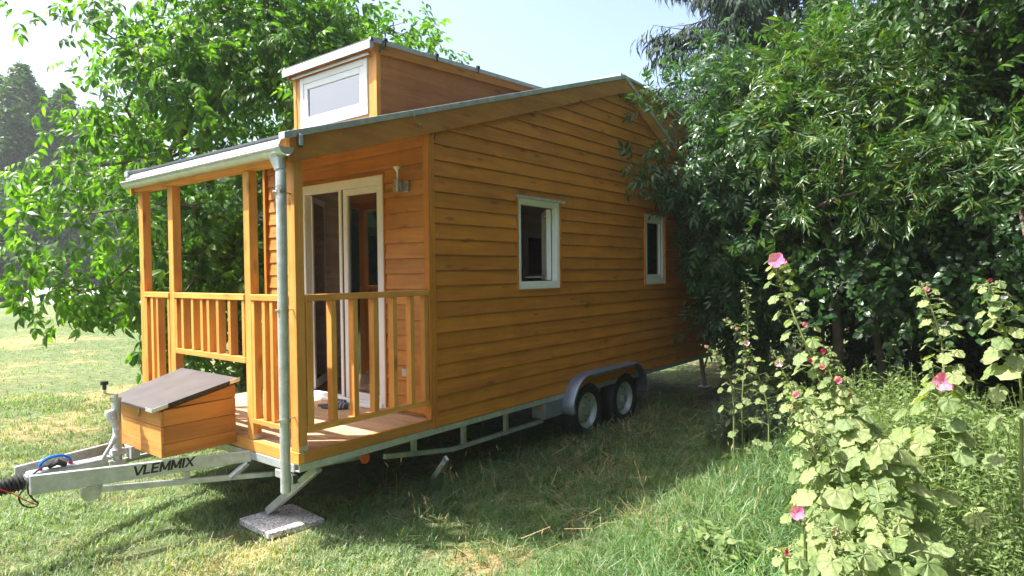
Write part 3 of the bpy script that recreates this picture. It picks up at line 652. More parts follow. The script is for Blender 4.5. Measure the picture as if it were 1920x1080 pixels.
# wall lamp and socket
wl = part('wall_lamp', H); ly = .318; lx = P-.062
MB().tube([(lx, ly, 1.885), (lx, ly, 1.985)], .033, 20).build('lamp_body', M_steel, wl)
MB().tube([(lx, ly, 1.985), (lx, ly, 2.05), (lx, ly, 2.07), (lx, ly, 2.092)], [.010, .010, .022, .040], 16).build('lamp_cone', M_zinc, wl)
box('back_plate', M_steel, wl, P-.03, P-.007, ly-.085, ly-.02, 1.885, 1.975, .002)
sk_ = box('power_socket', M_grey, H, P-.05, P-.007, .245, .315, .325, .405, .005)
box('socket_lid', M_galv, sk_, P-.058, P-.051, .252, .308, .332, .398, .003)
MB().tube([(P-.03, .262, .325), (P-.035, .255, .29), (P-.02, .262, .27)], .004, 6).build('cable', M_blkpl, sk_)
# ---- trailer
ch = part('chassis', H)
def C_(x0, x1, y0, y1, z0, z1, n='chassis_beam', b=.003): return box(n, M_galv, ch, x0, x1, y0, y1, z0, z1, b)
MB().prism([(.0, -.080), (.055, -.080), (.055, -.086), (.008, -.086), (.008, -.124), (.055, -.124), (.055, -.130), (.0, -.130)], 0, .004, L).build('side_beam', M_galv, ch)
C_(.004, L, WY-.05, WY, -.14, -.082); C_(.0, .05, .058, WY-.05, -.142, -.083, 'cross_beam')
for k in range(1, 13): C_(.6*k, .6*k+.04, .058, WY-.05, -.13, -.084, 'cross_beam')
tr_ = MB(); tr_.beam((.84, .12, -.235), (1.6, .12, -.345), .035, .036); tr_.beam((1.6, .12, -.345), (2.95, .12, -.345), .035, .036)
for xx, zz in ((1.15, -.285), (1.75, -.345), (2.35, -.345)): tr_.beam((xx, .12, zz), (xx, .12, -.085), .035, .04, (1, 0, 0))
tr_.build('truss_rail', M_galv, ch)
tr_ = MB(); tr_.beam((.84, WY-.12, -.235), (1.6, WY-.12, -.345), .035, .036); tr_.beam((1.6, WY-.12, -.345), (2.95, WY-.12, -.345), .035, .036); tr_.build('truss_rail', M_galv, ch)
C_(3.6, 3.68, -.02, WY-.1, -.38, -.30, 'axle'); C_(4.44, 4.52, -.02, WY-.1, -.38, -.30, 'axle')
for xx, yy in ((.62, .09), (2.86, .06)):
    MB().tube([(xx, yy-.014, -.19), (xx, yy+.002, -.19)], .040 if xx < 1 else .03, 16).build('side_reflector', M_orange, ch)
# drawbar
db = part('drawbar', H)
def dbeam(y0_, y1_, s):
    x0_, x1_ = .0, -1.215; h = .03*s
    return MB().hexa([(x1_, y1_, -.165), (x0_, y0_, -.157), (x0_, y0_+h, -.157), (x1_, y1_+h, -.165), (x1_, y1_, -.040), (x0_, y0_, -.078), (x0_, y0_+h, -.078), (x1_, y1_+h, -.040)])
dbeam(.60, 1.056, 1).build('drawbar_beam', M_galv, db, .004); dbeam(1.85, 1.394, -1).build('drawbar_beam', M_galv, db, .004)
def low(a, b, w=.03, h=.04): return MB().beam(a, b, w, h)
for s in (0, 1):
    yy = (lambda v: v if s == 0 else 2.45-v)
    m_ = MB(); m_.beam((-.86, yy(.94), -.195), (.14, yy(.565), -.275), .03, .036); m_.beam((.14, yy(.565), -.275), (.9, yy(.45), -.30), .03, .036)
    m_.beam((-.39, yy(.77), -.165), (-.39, yy(.765), -.215), .03, .035, (1, 0, 0)); m_.beam((-.02, yy(.62), -.165), (-.13, yy(.66), -.255), .035, .035, (1, 0, 0)); m_.build('lower_brace', M_galv, db, .002)
pl = MB(); k0 = [(-.97+0, -.166)]+[(-.915+.062*math.cos(a), -.20+.062*math.sin(a)) for a in np.linspace(math.pi, 2*math.pi, 10)]+[(-.853, -.166)]
pl.prism(k0, 1, .945, .957); pl.build('guide_plate', M_galv, db)
MB().tube([(-1.20, 1.225, -.105), (-.73, 1.225, -.085)], .040, 18).build('coupling_shaft', M_galv, db)
MB().box(-1.19, -.70, 1.185, 1.265, -.075, -.055).build('shaft_housing', M_galv, db, .01)
for xx in (-.99, -.84, -.74): MB().tube([(xx, 1.225, -.06), (xx, 1.225, -.044)], .011, 6).build('bolt', M_steel, db)
rr = []; pp = []
for k in range(15): pp.append((-1.21-.011*k, 1.225, -.108-.0012*k)); rr.append(.052+(.008 if k % 2 else -.006)-.0008*k)
MB().tube(pp, rr, 20).build('rubber_bellows', M_black, db)
MB().tube([(-1.35, 1.225, -.125), (-1.43, 1.225, -.13), (-1.52, 1.225, -.14), (-1.6, 1.225, -.15)], [.034, .034, .045, .04], 14).build('coupling_head', M_galv, db)
MB().tube([(-1.5, 1.225, -.10), (-1.46, 1.24, .03), (-1.36, 1.25, .055), (-1.325, 1.25, .052)], .011, 8).build('coupling_handle', M_galv, db)
pa = [(-1.12, 1.21, -.05), (-1.115, 1.21, -.012), (-1.07, 1.212, .013), (-1.0, 1.215, .012), (-.955, 1.218, -.015), (-.945, 1.22, -.05)]
def smooth(path, n=4):
    P_ = [np.array(p, float) for p in path]; P_ = [2*P_[0]-P_[1]]+P_+[2*P_[-1]-P_[-2]]; out = []
    for i in range(1, len(P_)-2):
        for t in np.linspace(0, 1, n, endpoint=False):
            a, b, c, d = P_[i-1:i+3]; out.append(.5*((2*b)+(c-a)*t+(2*a-5*b+4*c-d)*t*t+(3*b-a-3*c+d)*t**3))
    return out+[P_[-2]]
MB().tube(smooth(pa), .011, 8).build('brake_hose', M_blue, db)
for q in (pa[0], pa[-1]): MB().tube([(q[0], q[1], q[2]-.012), (q[0], q[1], q[2]+.012)], .014, 8).build('hose_cap', M_red, db)
MB().tube([(-1.08, 1.2, -.045), (-1.03, 1.19, -.018), (-.98, 1.2, -.05)], [.014, .022, .016], 8).build('wiring_plug', M_black, db)
MB().tube(smooth([(-1.06, 1.17, -.03), (-1.13, 1.13, -.02), (-1.2, 1.10, -.06), (-1.22, 1.09, -.13), (-1.20, 1.09, -.19), (-1.17, 1.08, -.235), (-1.2, 1.09, -.25), (-1.25, 1.1, -.22), (-1.26, 1.11, -.16), (-1.2, 1.12, -.11)]), .0055, 6).build('brake_cable', M_blkpl, db)
MB().tube(smooth([(-1.40, 1.12, -.07), (-1.3, 1.1, -.135), (-1.24, 1.08, -.19), (-1.18, 1.07, -.235)]), .0035, 6).build('red_cable', M_red, db)
# jockey wheel
jw = part('jockey_wheel', H)
MB().tube([(-.655, 1.225, -.19), (-.655, 1.225, .325)], .029, 18).build('tube', M_galv, jw)
MB().tube([(-.655, 1.225, .325), (-.655, 1.225, .345)], .034, 18).build('collar', M_steel, jw)
MB().tube([(-.655, 1.225, .345), (-.655, 1.225, .37)], .014, 10).build('spindle', M_steel, jw)
MB().tube([(-.655, 1.225, .362), (-.70, 1.24, .372), (-.722, 1.24, .385), (-.722, 1.24, .41)], .0085, 8).build('crank_arm', M_steel, jw)
MB().tube([(-.722, 1.24, .41), (-.722, 1.24, .44), (-.722, 1.24, .445), (-.722, 1.24, .468)], [.013, .013, .026, .024], 10).build('crank_knob', M_blkpl, jw)
for z in (-.04, -.12): MB().box(-.70, -.61, 1.19, 1.26, z-.02, z+.02).build('clamp', M_galv, jw, .004)
gs = part('hand_brake_lever', H)
MB().tube([(-.765, 1.2, -.07), (-.695, 1.2, .035)], .013, 10).build('lever_rod', M_galv, gs)
MB().tube([(-.70, 1.2, .03), (-.672, 1.2, .075), (-.664, 1.2, .12), (-.672, 1.2, .15), (-.69, 1.2, .20), (-.708, 1.2, .25), (-.71, 1.2, .265)], [.018, .022, .026, .022, .031, .033, .026], 12).build('wrapped_grip', M_wrap, gs)
bk = MB(); bk.box(-.56, -.552, 1.24, 1.36, -.12, -.03); bk.box(-.552, -.50, 1.24, 1.246, -.12, -.03); bk.box(-.552, -.50, 1.35, 1.356, -.12, -.03); bk.box(-.575, -.561, 1.29, 1.31, -.11, -.04); bk.build('bracket', M_galv, db, .002)
# the word on the beam
nn = np.array([-.456, -1.215, 0]); nn /= np.linalg.norm(nn)
A0 = np.array([-.697, .60+.456*.697/1.215, -.1385]); A1 = np.array([-.345, .60+.456*.345/1.215, -.1275])
SW = .25
glyph = {'V': (1.0, [((0, 1), (.46, 0)), ((.92, 1), (.46, 0))]), 'L': (.82, [((.1, 1), (.1, 0)), ((.0, .10), (.72, .10))]), 'E': (.88, [((.1, 1), (.1, 0)), ((.0, .09), (.76, .09)), ((.0, .5), (.7, .5)), ((.0, .91), (.76, .91))]),
         'M': (1.18, [((.1, 1), (.1, 0)), ((.98, 1), (.98, 0)), ((.12, 1), (.54, .12)), ((.96, 1), (.54, .12))]), 'I': (.36, [((.12, 1), (.12, 0))]), 'X': (1.0, [((.06, 1), (.88, 0)), ((.88, 1), (.06, 0))])}
wid = sum(glyph[c][0] for c in 'VLEMMIX'); cur = 0.; lt_ = MB(); li = 0
for c in 'VLEMMIX':
    for (a_, b_2) in glyph[c][1]:
        (ax_, ay_), (bx_, by_) = a_, b_2; horiz = abs(by_-ay_) < .01; li += 1
        hw = (0, .09) if horiz else (SW/2, 0)
        q4 = [(ax_-hw[0], ay_-hw[1]), (ax_+hw[0], ay_-hw[1] if not horiz else ay_-hw[1]), (bx_+hw[0], by_+hw[1] if horiz else by_), (bx_-hw[0], by_+hw[1] if horiz else by_)]
        if horiz: q4 = [(ax_, ay_-.09), (bx_, ay_-.09), (bx_, ay_+.09), (ax_, ay_+.09)]
        pts = []
        for off in (.0002, .0010+.00012*li):
            for (gx_, gy_) in q4: u = (cur+gx_+.22*gy_)/(wid+.15); pts.append(A0+(A1-A0)*u+np.array([0, 0, .066])*gy_+nn*off)
        lt_.hexa(pts)
    cur += glyph[c][0]
lt_.build('lettering', plain('black_vinyl', (.012, .012, .012), .5, 0, .1, 20), db)
# storage box
sb = part('storage_box', H)
xa, xb = -.538, -.004; zt = lambda x: .276+.215*(x+.538)
Yl = lambda x: 1.47+(x-xa)/(xb-xa)*.17
zz = [-.045, .045, .167, .29]
for k in range(4):
    z0 = zz[k]+(.002 if k else 0); zf = .276 if k == 3 else None
    for (ya, yb_, sg) in ((.80, .818, 0), (None, None, 1)):
        for_y = lambda x, o: (.80+o) if sg == 0 else Yl(x)-o
        if k < 3:
            if k == 2: z1 = lambda x: min(zz[k+1]-.001, zt(x))
            else: z1 = lambda x: zz[k+1]-.001
        if k == 3:
            MB().hexa([(-.44, for_y(-.44, 0), .293), (xb, for_y(xb, 0), .293), (xb, for_y(xb, .018), .293), (-.44, for_y(-.44, .018), .293), (-.44, for_y(-.44, 0), zt(-.44)), (xb, for_y(xb, 0), zt(xb)), (xb, for_y(xb, .018), zt(xb)), (-.44, for_y(-.44, .018), zt(-.44))]).build('board', WB, sb, .0015)
        else:
            xs_ = xa+.019
            MB().hexa([(xs_, for_y(xs_, 0), z0), (xb, for_y(xb, 0), z0), (xb, for_y(xb, .018), z0), (xs_, for_y(xs_, .018), z0), (xs_, for_y(xs_, 0), z1(xs_)), (xb, for_y(xb, 0), z1(xb)), (xb, for_y(xb, .018), z1(xb)), (xs_, for_y(xs_, .018), z1(xs_))]).build('board', WB, sb, .0015)
for a, b in ((-.045, .0435), (.046, .165), (.169, .274)): box('board', WB1, sb, xa, xa+.018, .80, 1.47, a, b, .0015)
for z in (.02, .105, .22, .245): MB().tube([(xa-.002, .815, z), (xa+.001, .815, z)], .003, 6).build('screw', M_inside, sb)
box('board', WB1, sb, xb-.02, xb-.002, .82, 1.62, -.045, .38, .0015)
lid = MB().hexa([(-.60, .775, .286), (.015, .775, .418), (.015, 1.69, .418), (-.60, 1.50, .286), (-.602, .775, .305), (.015, .775, .437), (.015, 1.69, .437), (-.602, 1.50, .305)]).build('lid', M_lid, sb, .003)
def strip(x0, x1, nm='lid_edge'):
    zf = lambda x: .286+.2146*(x+.60)
    return MB().hexa([(x0, .769, zf(x0)-.004), (x1, .769, zf(x1)-.004), (x1, .774, zf(x1)-.004), (x0, .774, zf(x0)-.004), (x0, .769, zf(x0)+.022), (x1, .769, zf(x1)+.022), (x1, .774, zf(x1)+.022), (x0, .774, zf(x0)+.022)])
strip(-.498, -.06).build('lid_edge', M_black, sb); strip(-.604, -.50).build('corner_strip', M_zinc, sb); strip(-.058, .018).build('corner_strip', M_zinc, sb)
MB().box(-.6065, -.603, .769, .87, .284, .308).build('corner_strip', M_zinc, sb)
lt = MB(); lt.box(xa-.012, xa-.001, 1.115, 1.137, .215, .262); lt.tube([(xa-.014, 1.126, .235), (xa-.014, 1.126, .205)], .006, 8); lt.build('latch', M_brass, sb, .001)
# wheels
def wheel(cx, cy, side):
    w = part('wheel', H); w.location = (cx, cy, -.345); w.rotation_euler = (0, random.uniform(0, 6), 0)
    prof = [(.200, .0), (.215, -.012), (.262, -.016), (.300, -.008), (.322, .02), (.326, .09), (.322, .155), (.300, .18), (.25, .19), (.20, .18)]
    def lathe(prof, n, nm, m_, grooves=False):
        mb = MB(); k = len(prof)
        for i in range(n):
            a = 2*math.pi*i/n
            for (r, y) in prof:
                rr_ = r-(.008 if grooves and r > .318 and i % 2 else 0); mb.v.append((rr_*math.cos(a), y*side, rr_*math.sin(a)))
        for i in range(n):
            j = (i+1) % n
            for q in range(k-1): mb.f.append([i*k+q, j*k+q, j*k+q+1, i*k+q+1][::side])
        mb.smooth = True; return mb.build(nm, m_, w)
    lathe(prof, 72, 'tyre', M_black, True)
    lathe([(.203, .16), (.198, .004), (.190, -.002), (.185, .006), (.178, .012), (.170, .02), (.165, .045), (.150, .06), (.142, .062), (.120, .045), (.090, .030), (.070, .032), (.055, .022), (.0, .020)], 40, 'rim', M_galv)
    MB().tube([(0, .024*side, 0), (0, -.012*side, 0), (0, -.02*side, 0)], [.034, .032, .018], 16).build('hub_cap', M_steel, w)
    for i in range(5):
        a = 2*math.pi*i/5; MB().tube([(.078*math.cos(a), .03*side, .078*math.sin(a)), (.078*math.cos(a), .008*side, .078*math.sin(a))], .010, 6).build('wheel_nut', M_steel, w)
    for i in range(10):
        a = 2*math.pi*(i+.5)/10; MB().tube([(.133*math.cos(a), .0575*side, .133*math.sin(a)), (.133*math.cos(a), .052*side, .133*math.sin(a))], .013, 8).build('rim_hole', M_blkpl, w)
for cx in (3.655, 4.50): wheel(cx, .0, 1); wheel(cx, WY-.0, -1)
M_mud = plain('dull_mudguard_steel', (.22, .25, .29), .42, .5, .2, 8)
# mudguard: a band bent over both wheels
def mudguard(y0_, y1_):
    pr = [(3.17, -.30), (3.155, -.20), (3.19, -.11), (3.25, -.02), (3.33, .045), (3.45, .085), (3.6, .095), (4.0, .095), (4.5, .095), (4.62, .08), (4.73, .03), (4.81, -.05), (4.86, -.14), (4.88, -.24), (4.87, -.30)]
    pr = [(p[0], p[1]) for p in smooth([(a, 0, b) for a, b in pr], 3) for p in [(p[0], p[2])]]
    c = MB(); lip = .045; k = len(pr); cxm = 4.02
    rows = []
    for (x, z) in pr:
        dx, dz_ = (cxm-x)*(1 if abs(x-cxm) > .5 else 0), -.1-z
        l = math.hypot(dx, dz_) or 1; ux, uz = dx/l*lip, dz_/l*lip
        rows.append([(x+ux, y0_, z+uz), (x+ux*.3, y0_-.001, z+uz*.3), (x, y0_+math.copysign(.018, y1_-y0_), z), (x, y1_, z)])
    for r_ in rows: c.v += r_
    for i in range(k-1):
        for q in range(3): c.f.append([4*i+q, 4*i+q+1, 4*i+4+q+1, 4*i+4+q])
    c.smooth = True; o = c.build('mudguard', M_mud, H); s = o.modifiers.new('solid', 'SOLIDIFY'); s.thickness = .004; return o
mg = mudguard(-.13, .17); mudguard(WY+.13, WY-.17)
MB().box(2.84, 3.155, -.0, .17, -.30, -.135).build('mud_flap', M_mud, mg, .006)
for xx in (3.62, 3.92): MB().tube([(xx, -.134, .072), (xx, -.128, .072)], .012, 8).build('rivet', M_steel, mg)
# support legs, lamp
sl = part('support_leg', H)
sgl = MB().beam((.17, .03, -.145), (.13, .60, -.560), .055, .055).build('leg_tube', M_galv, sl, .005)
MB().box(.08, .18, .54, .65, -.5825, -.573).build('foot_plate', M_galv, sl, .002)
MB().tube([(.19, .20, -.27), (.12, .20, -.27)], .009, 8).build('bolt', M_steel, sl)
sl = part('support_leg', H); MB().beam((7.15, .12, -.14), (7.25, .10, -.60), .06, .05, (0, 1, 0)).build('leg_tube', M_inside, sl, .004); MB().beam((7.45, .12, -.14), (7.2, .12, -.42), .025, .02, (0, 1, 0)).build('brace', M_inside, sl); MB().box(7.17, 7.33, .03, .18, -.615, -.60).build('foot_plate', M_galv, sl)
fl_ = box('front_lamp', M_blkpl, H, -.035, -.005, .005, .075, -.20, -.143, .004); box('lens', M_lens, fl_, -.05, -.0355, .008, .072, -.197, -.147, .005)
box('lamp_bracket', M_galv, H, -.02, -.004, .10, .26, -.20, -.145, .004)
# ------------------------------------------------------------------ loose things round the house
s = MB().hexa([(-.07, .27, -.63), (.33, .19, -.63), (.37, .665, -.63), (-.05, .70, -.63), (-.07, .27, -.583), (.33, .19, -.583), (.37, .665, -.583), (-.05, .70, -.583)]).build('concrete_slab', M_slab, None, .006)
tag(s, 'square grey speckled stone slab under the front support leg', 'slab')
def slipper(x, y, rz, lab):
    t = thing('slipper', lab, 'slipper', (x, y, .001), 'slippers on the porch'); t.rotation_euler = (0, 0, rz)
    n = 18; so_ = []; 
    for i in range(n):
        a = 2*math.pi*i/n; xx = .13*math.cos(a); ww = .045+.008*math.cos(a); so_.append((xx, ww*math.sin(a)))
    MB().prism(so_, 2, 0, .016).build('sole', M_sole, t, .003)
    up = MB(); m_, q_ = 8, 10
    for i in range(m_):
        u = i/(m_-1); xx = -.015+.14*u; ww = .054*math.sqrt(max(.02, 1-(max(0, u-.35)/.66)**2)); hh = .058*(1-.55*u)
        for j in range(q_): a = math.pi*j/(q_-1); up.v.append((xx, ww*math.cos(a), .014+hh*math.sin(a)**.8 if j not in (0, q_-1) else .012))
    for i in range(m_-1):
        for j in range(q_-1): a = i*q_+j; up.f.append([a, a+q_, a+q_+1, a+1])
    up.smooth = True; o = up.build('upper', M_slip, t); sm = o.modifiers.new('solid', 'SOLIDIFY'); sm.thickness = .005
slipper(1.035, 1.02, math.radians(-62), 'grey striped slipper standing nearer the porch edge')
slipper(1.10, 1.14, math.radians(-40), 'grey striped slipper half behind the other by the door')
t = thing('light_tube', 'short white plastic tube light with yellow-green cord stuck slanting in the grass', 'tube light', (1.50, .24, -.62))
MB().beam((0, .03, .0), (-.03, -.18, .235), .045, .022, (1, 0, 0)).build('tube_body', M_pvc, t, .004)
MB().beam((-.026, -.155, .21), (-.031, -.185, .24), .049, .026, (1, 0, 0)).build('end_cap', M_zinc, t, .003)
MB().tube(smooth([(-.01, -.06, .09), (.09, -.10, .06), (.06, -.05, .01), (-.05, -.05, .02), (-.08, -.10, .11), (-.04, -.13, .17), (-.02, -.09, .13)]), .004, 6).build('cord', plain('yellow_green_cord', (.35, .42, .04), .5, 0, .1, 20), t)

# ------------------------------------------------------------------ leaf templates
def join(parts):
    Vs = []; Fs = []; k = 0
    for V, F in parts: Vs.append(V); Fs.append(F+k); k += len(V)
    return np.vstack(Vs), np.vstack(Fs)
def twig(nl, length, L, lw, seed, n=1, droop=.2, ang=.8, fold=.25, shape='lance', ldroop=.25):
    r = np.random.default_rng(seed); ps = []
    w = .003; ps.append((np.array([(0, w, 0), (0, -w, 0), (length, w*.3, -droop*length), (length, -w*.3, -droop*length)]), np.array([(0, 1, 3), (0, 3, 2)])))
    for i in range(nl):
        t = .12+.88*i/(nl-1); l = L*r.uniform(.75, 1.15); V, F = leaflet(l, l*lw, fold, ldroop, n, 0, shape)
        a = (1 if i % 2 else -1)*ang*r.uniform(.7, 1.25) if i < nl-1 else 0
        V = roty(V, r.uniform(-.15, .6)); c, s = math.cos(q_ := r.uniform(-.6, .6)), math.sin(q_)
        V = V@np.array([[1, 0, 0], [0, c, s], [0, -s, c]]); V = rotz(V, a)
        ps.append((V+np.array([length*t, 0, -droop*length*t*t]), F))
    return join(ps)
T_walnut = [compound(2, .115, .47, .17, 2, .35, s) for s in range(2)]+[compound(3, .105, .45, .22, 2, .35, s+5) for s in range(2)]
T_elder = [compound(3, .105, .34, .19, 2, .4, s+11) for s in range(3)]
T_ash = [compound(3, .125, .42, .20, 2, .3, s+61) for s in range(3)]; L_ash = leafmat('ash_leaf', [(.03, .085, .02), (.05, .12, .03), (.08, .165, .035), (.13, .21, .04)], .36, .32, .6)
T_willow = [twig(11, .30, .115, .21, s+20, 1, .25, .65) for s in range(4)]
T_hazel = [twig(6, .22, .085, .78, s+30, 2, .2, .9, .12, 'round') for s in range(3)]
T_cherry = [twig(8, .26, .09, .52, s+40, 2, .3, .9, .2) for s in range(3)]
T_bulk = [twig(6, .30, .11, .6, s+50, 1, .2, .9, .2) for s in range(3)]
def spray(seed):
    r = np.random.default_rng(seed); ps = []
    for k in range(7):
        a = r.uniform(-.5, .5); l = r.uniform(.16, .32); x0 = .06*k
        V = np.array([(0, .012, 0), (0, -.012, 0), (l*.5, .018, -.02), (l*.5, -.018, -.02), (l, 0, -.10*l/.2)]); F = np.array([(0, 1, 3), (0, 3, 2), (2, 3, 4)])
        V = roty(V, r.uniform(.2, 1.2)); ps.append((rotz(V, a)+np.array([x0, 0, -.05*x0]), F))
    return join(ps)
T_spruce = [spray(s) for s in range(3)]
def far_t(seed):
    r = np.random.default_rng(seed); ps = []
    for k in range(5):
        V = r.normal(size=(3, 3))*.15+r.normal(size=3)*.22; ps.append((V, np.array([(0, 1, 2)])))
    return join(ps)
T_far = [far_t(s) for s in range(3)]
def blade(h, w, lean, az_, x, y, seg=2):
    V = []; F = []; dx, dy = math.cos(az_), math.sin(az_); px, py = -dy, dx
    for i in range(seg):
        t = i/seg; ww = w*(1-.35*t)/2; o = lean*t*t*h; z = h*t*(1-.15*lean*t)
        V += [(x+dx*o+px*ww, y+dy*o+py*ww, z), (x+dx*o-px*ww, y+dy*o-py*ww, z)]
    V.append((x+dx*lean*h, y+dy*lean*h, h*(1-.35*lean)))
    for i in range(seg-1): a = 2*i; F += [(a, a+1, a+3), (a, a+3, a+2)]
    a = 2*(seg-1); F.append((a, a+1, a+2)); return np.array(V, float), np.array(F)
def tuft(nb, h, w, spread, seed, lean=(.2, 1.1), seg=2):
    r = np.random.default_rng(seed); return join([blade(h*r.uniform(.55, 1.15), w*r.uniform(.7, 1.2), r.uniform(*lean), r.uniform(0, 6.3), *(r.normal(size=2)*spread), seg) for _ in range(nb)])
T_lawn = [tuft(6, .058, .006, .02, s+60) for s in range(5)]
T_lawnfar = [tuft(5, .06, .016, .06, s+70) for s in range(3)]
T_mid = [tuft(7, .145, .0055, .025, s+80, (.4, 1.5), 3) for s in range(4)]
T_tall = [tuft(7, .27, .0065, .03, s+90, (.3, 1.3), 4) for s in range(5)]
def weedt(seed, n=16, L=.055, lw=.22, h=.42):
    r = np.random.default_rng(seed); ps = []
    for i in range(n):
        t = .15+.85*i/n; V, F = leaflet(L*r.uniform(.6, 1.2)*(1.25-.6*t), L*lw, .1, .3, 1); V = roty(V, r.uniform(-.8, .3)); ps.append((rotz(V, i*2.4+r.uniform(-.3, .3))+np.array([0, 0, t*h]), F))
    w = .0025; ps.append((np.array([(w, 0, 0), (-w, 0, 0), (w*.4, 0, h), (-w*.4, 0, h)]), np.array([(0, 1, 3), (0, 3, 2)])))
    return join(ps)
T_weed = [weedt(s+100) for s in range(4)]; T_weedb = [weedt(s+110, 20, .045, .3, .30) for s in range(3)]; T_broad = [weedt(s+120, 9, .11, .45, .28) for s in range(3)]
X0 = np.array([1., 0, 0])
def upright(P, tilt=.15):
    n = len(P); a = rng.uniform(0, 2*np.pi, n); U = np.stack([rng.normal(size=n)*tilt, rng.normal(size=n)*tilt, np.ones(n)], 1); D = np.stack([np.cos(a), np.sin(a), np.zeros(n)], 1)
    U /= np.linalg.norm(U, axis=1, keepdims=True); D = D-U*(D*U).sum(1, keepdims=True); D /= np.linalg.norm(D, axis=1, keepdims=True); return np.stack([D, np.cross(U, D), U], 2)
def field(name, tmpls, P, s, m, label=None, cat=None, parent=None, tilt=.15):
    R = upright(P, tilt); idx = rng.integers(0, len(tmpls), len(P)); out = []
    for t, tm in enumerate(tmpls):
        q = idx == t
        if q.any(): out.append(inst(tm, P[q], R[q], s[q]))
    V, F = join(out); o = npmesh(name, V, F, m, parent)
    return tag(o, label, cat, None, 'stuff')
# ------------------------------------------------------------------ grass
def ground_pts(n, d0, d1, lat=.98):
    d = np.sqrt(rng.uniform(d0**2, d1**2, n)); l = rng.uniform(-lat, lat, n)*d
    f2 = FW[:2]/np.linalg.norm(FW[:2]); r2 = RT[:2]/np.linalg.norm(RT[:2]); xy = CAM[:2]+np.outer(d, f2)+np.outer(l, r2); return xy
def clear(xy):
    x, y = xy.T
    slab = (x > -.1) & (x < .4) & (y > .16) & (y < .73)
    wh = (x > 3.35) & (x < 4.8) & (y > -.03) & (y < .2)
    return ~(slab | wh)
def fbm(x, y, s, seed=0):
    return (np.sin(x*s+seed)*np.cos(y*s*1.13+seed*2)+.6*np.sin(x*s*2.3+y*s*1.7+seed)+.4*np.cos(x*s*3.9-y*s*4.3+seed*3))/2
def zone(xy):
    x, y = xy.T; e = fbm(x, y, 1.7)*.22
    tall = (y+e < -1.45-.0*x) & (x > .15+e*2) & (x < 9)
    mid = (~tall) & (y+e < .5) & (x+e > .45) & (x < 9)
    return tall, mid
def pts3(xy): return np.column_stack([xy, gz(xy[:, 0], xy[:, 1])-.004])
def under(xy): x, y = xy.T; return (x > .6) & (x < 7.4) & (y > .15) & (y < 2.4)
a = ground_pts(38000, 1.5, 5.2); a = a[clear(a)]; t_, m_ = zone(a); a = a[~t_ & ~m_]; 
b = ground_pts(24000, 5.2, 10); b = b[clear(b)]; t2, m2 = zone(b); b = b[~t2 & ~m2 & ~under(b)]
q = np.vstack([a, b]); dry = (fbm(q[:, 0], q[:, 1], 1.1, 2) > .42) | np.any([np.hypot(q[:, 0]-c[0], q[:, 1]-c[1])/rr+fbm(q[:, 0], q[:, 1], 3.1)*.7 < .75 for c, rr in DRY], axis=0); q = q[~dry | (rng.uniform(size=len(q)) < .3)]
dd = np.linalg.norm(q-CAM[:2], axis=1)
field('lawn_grass', T_lawn, pts3(q), rng.uniform(.7, 1.25, len(q))*(1+.05*np.maximum(0, dd-5)), L_lawn, 'short mown lawn grass round the drawbar and out to the left', 'grass')
a = ground_pts(15000, 9.5, 26, .95); a = a[clear(a) & ~under(a)]; t_, m_ = zone(a); a = a[~t_ & ~m_]
field('distant_lawn_grass', T_lawnfar, pts3(a), rng.uniform(.6, 1.1, len(a)), L_lawn, 'pale mown grass farther out on the lawn', 'grass')
a = ground_pts(26000, 1.8, 9.5); a = a[clear(a)]; t_, m_ = zone(a); a = a[m_]; 
k = (a[:, 1] > .25) & (rng.uniform(size=len(a)) < .72); a = a[~k]; far_ = (a[:, 0] > 4.6) & (rng.uniform(size=len(a)) < .6); a = a[~far_]
field('shaded_grass', T_mid, pts3(a), rng.uniform(.5, 1.15, len(a)), L_tall, 'rough grass in the shade beside the trailer', 'grass', tilt=.3)
a = ground_pts(30000, 1.2, 8.5); a = a[clear(a)]; t_, m_ = zone(a); a = a[t_]
hh = .35+.65*np.clip((-1.35-a[:, 1])/.9, 0, 1)
field('tall_grass', T_tall, pts3(a), rng.uniform(.6, 1.2, len(a))*hh, L_tall, 'long sunlit grass in front of the pink flowering plants', 'grass', tilt=.3)
# straw lying on the grass
T_straw = [join([(rotz(np.array([(0, .0025, 0), (0, -.0025, 0), (.16, .0015, .02), (.16, -.0015, .02)]), r_)+np.array([o1, o2, o3]), np.array([(0, 1, 3), (0, 3, 2)])) for r_, o1, o2, o3 in zip(rng.uniform(0, 6.3, 5), rng.normal(size=5)*.05, rng.normal(size=5)*.05, rng.uniform(.01, .06, 5))]) for _ in range(3)]
a = ground_pts(12000, 1.8, 8.5); t_, m_ = zone(a); k = fbm(a[:, 0], a[:, 1], 1.6, 5)
near_wheel = np.exp(-((a[:, 0]-3.2)**2/1.2+(a[:, 1]+.35)**2/.10)); k = clear(a) & ((m_ & (rng.uniform(size=len(a)) < .22+.7*near_wheel)) | (t_ & (k > .25) & (rng.uniform(size=len(a)) < .5)) | (~t_ & ~m_ & (rng.uniform(size=len(a)) < .02)))
field('straw', T_straw, pts3(a[k]), rng.uniform(.6, 1.3, k.sum()), L_straw, 'dry cut grass stalks strewn over the rough grass', 'straw', tilt=.35)
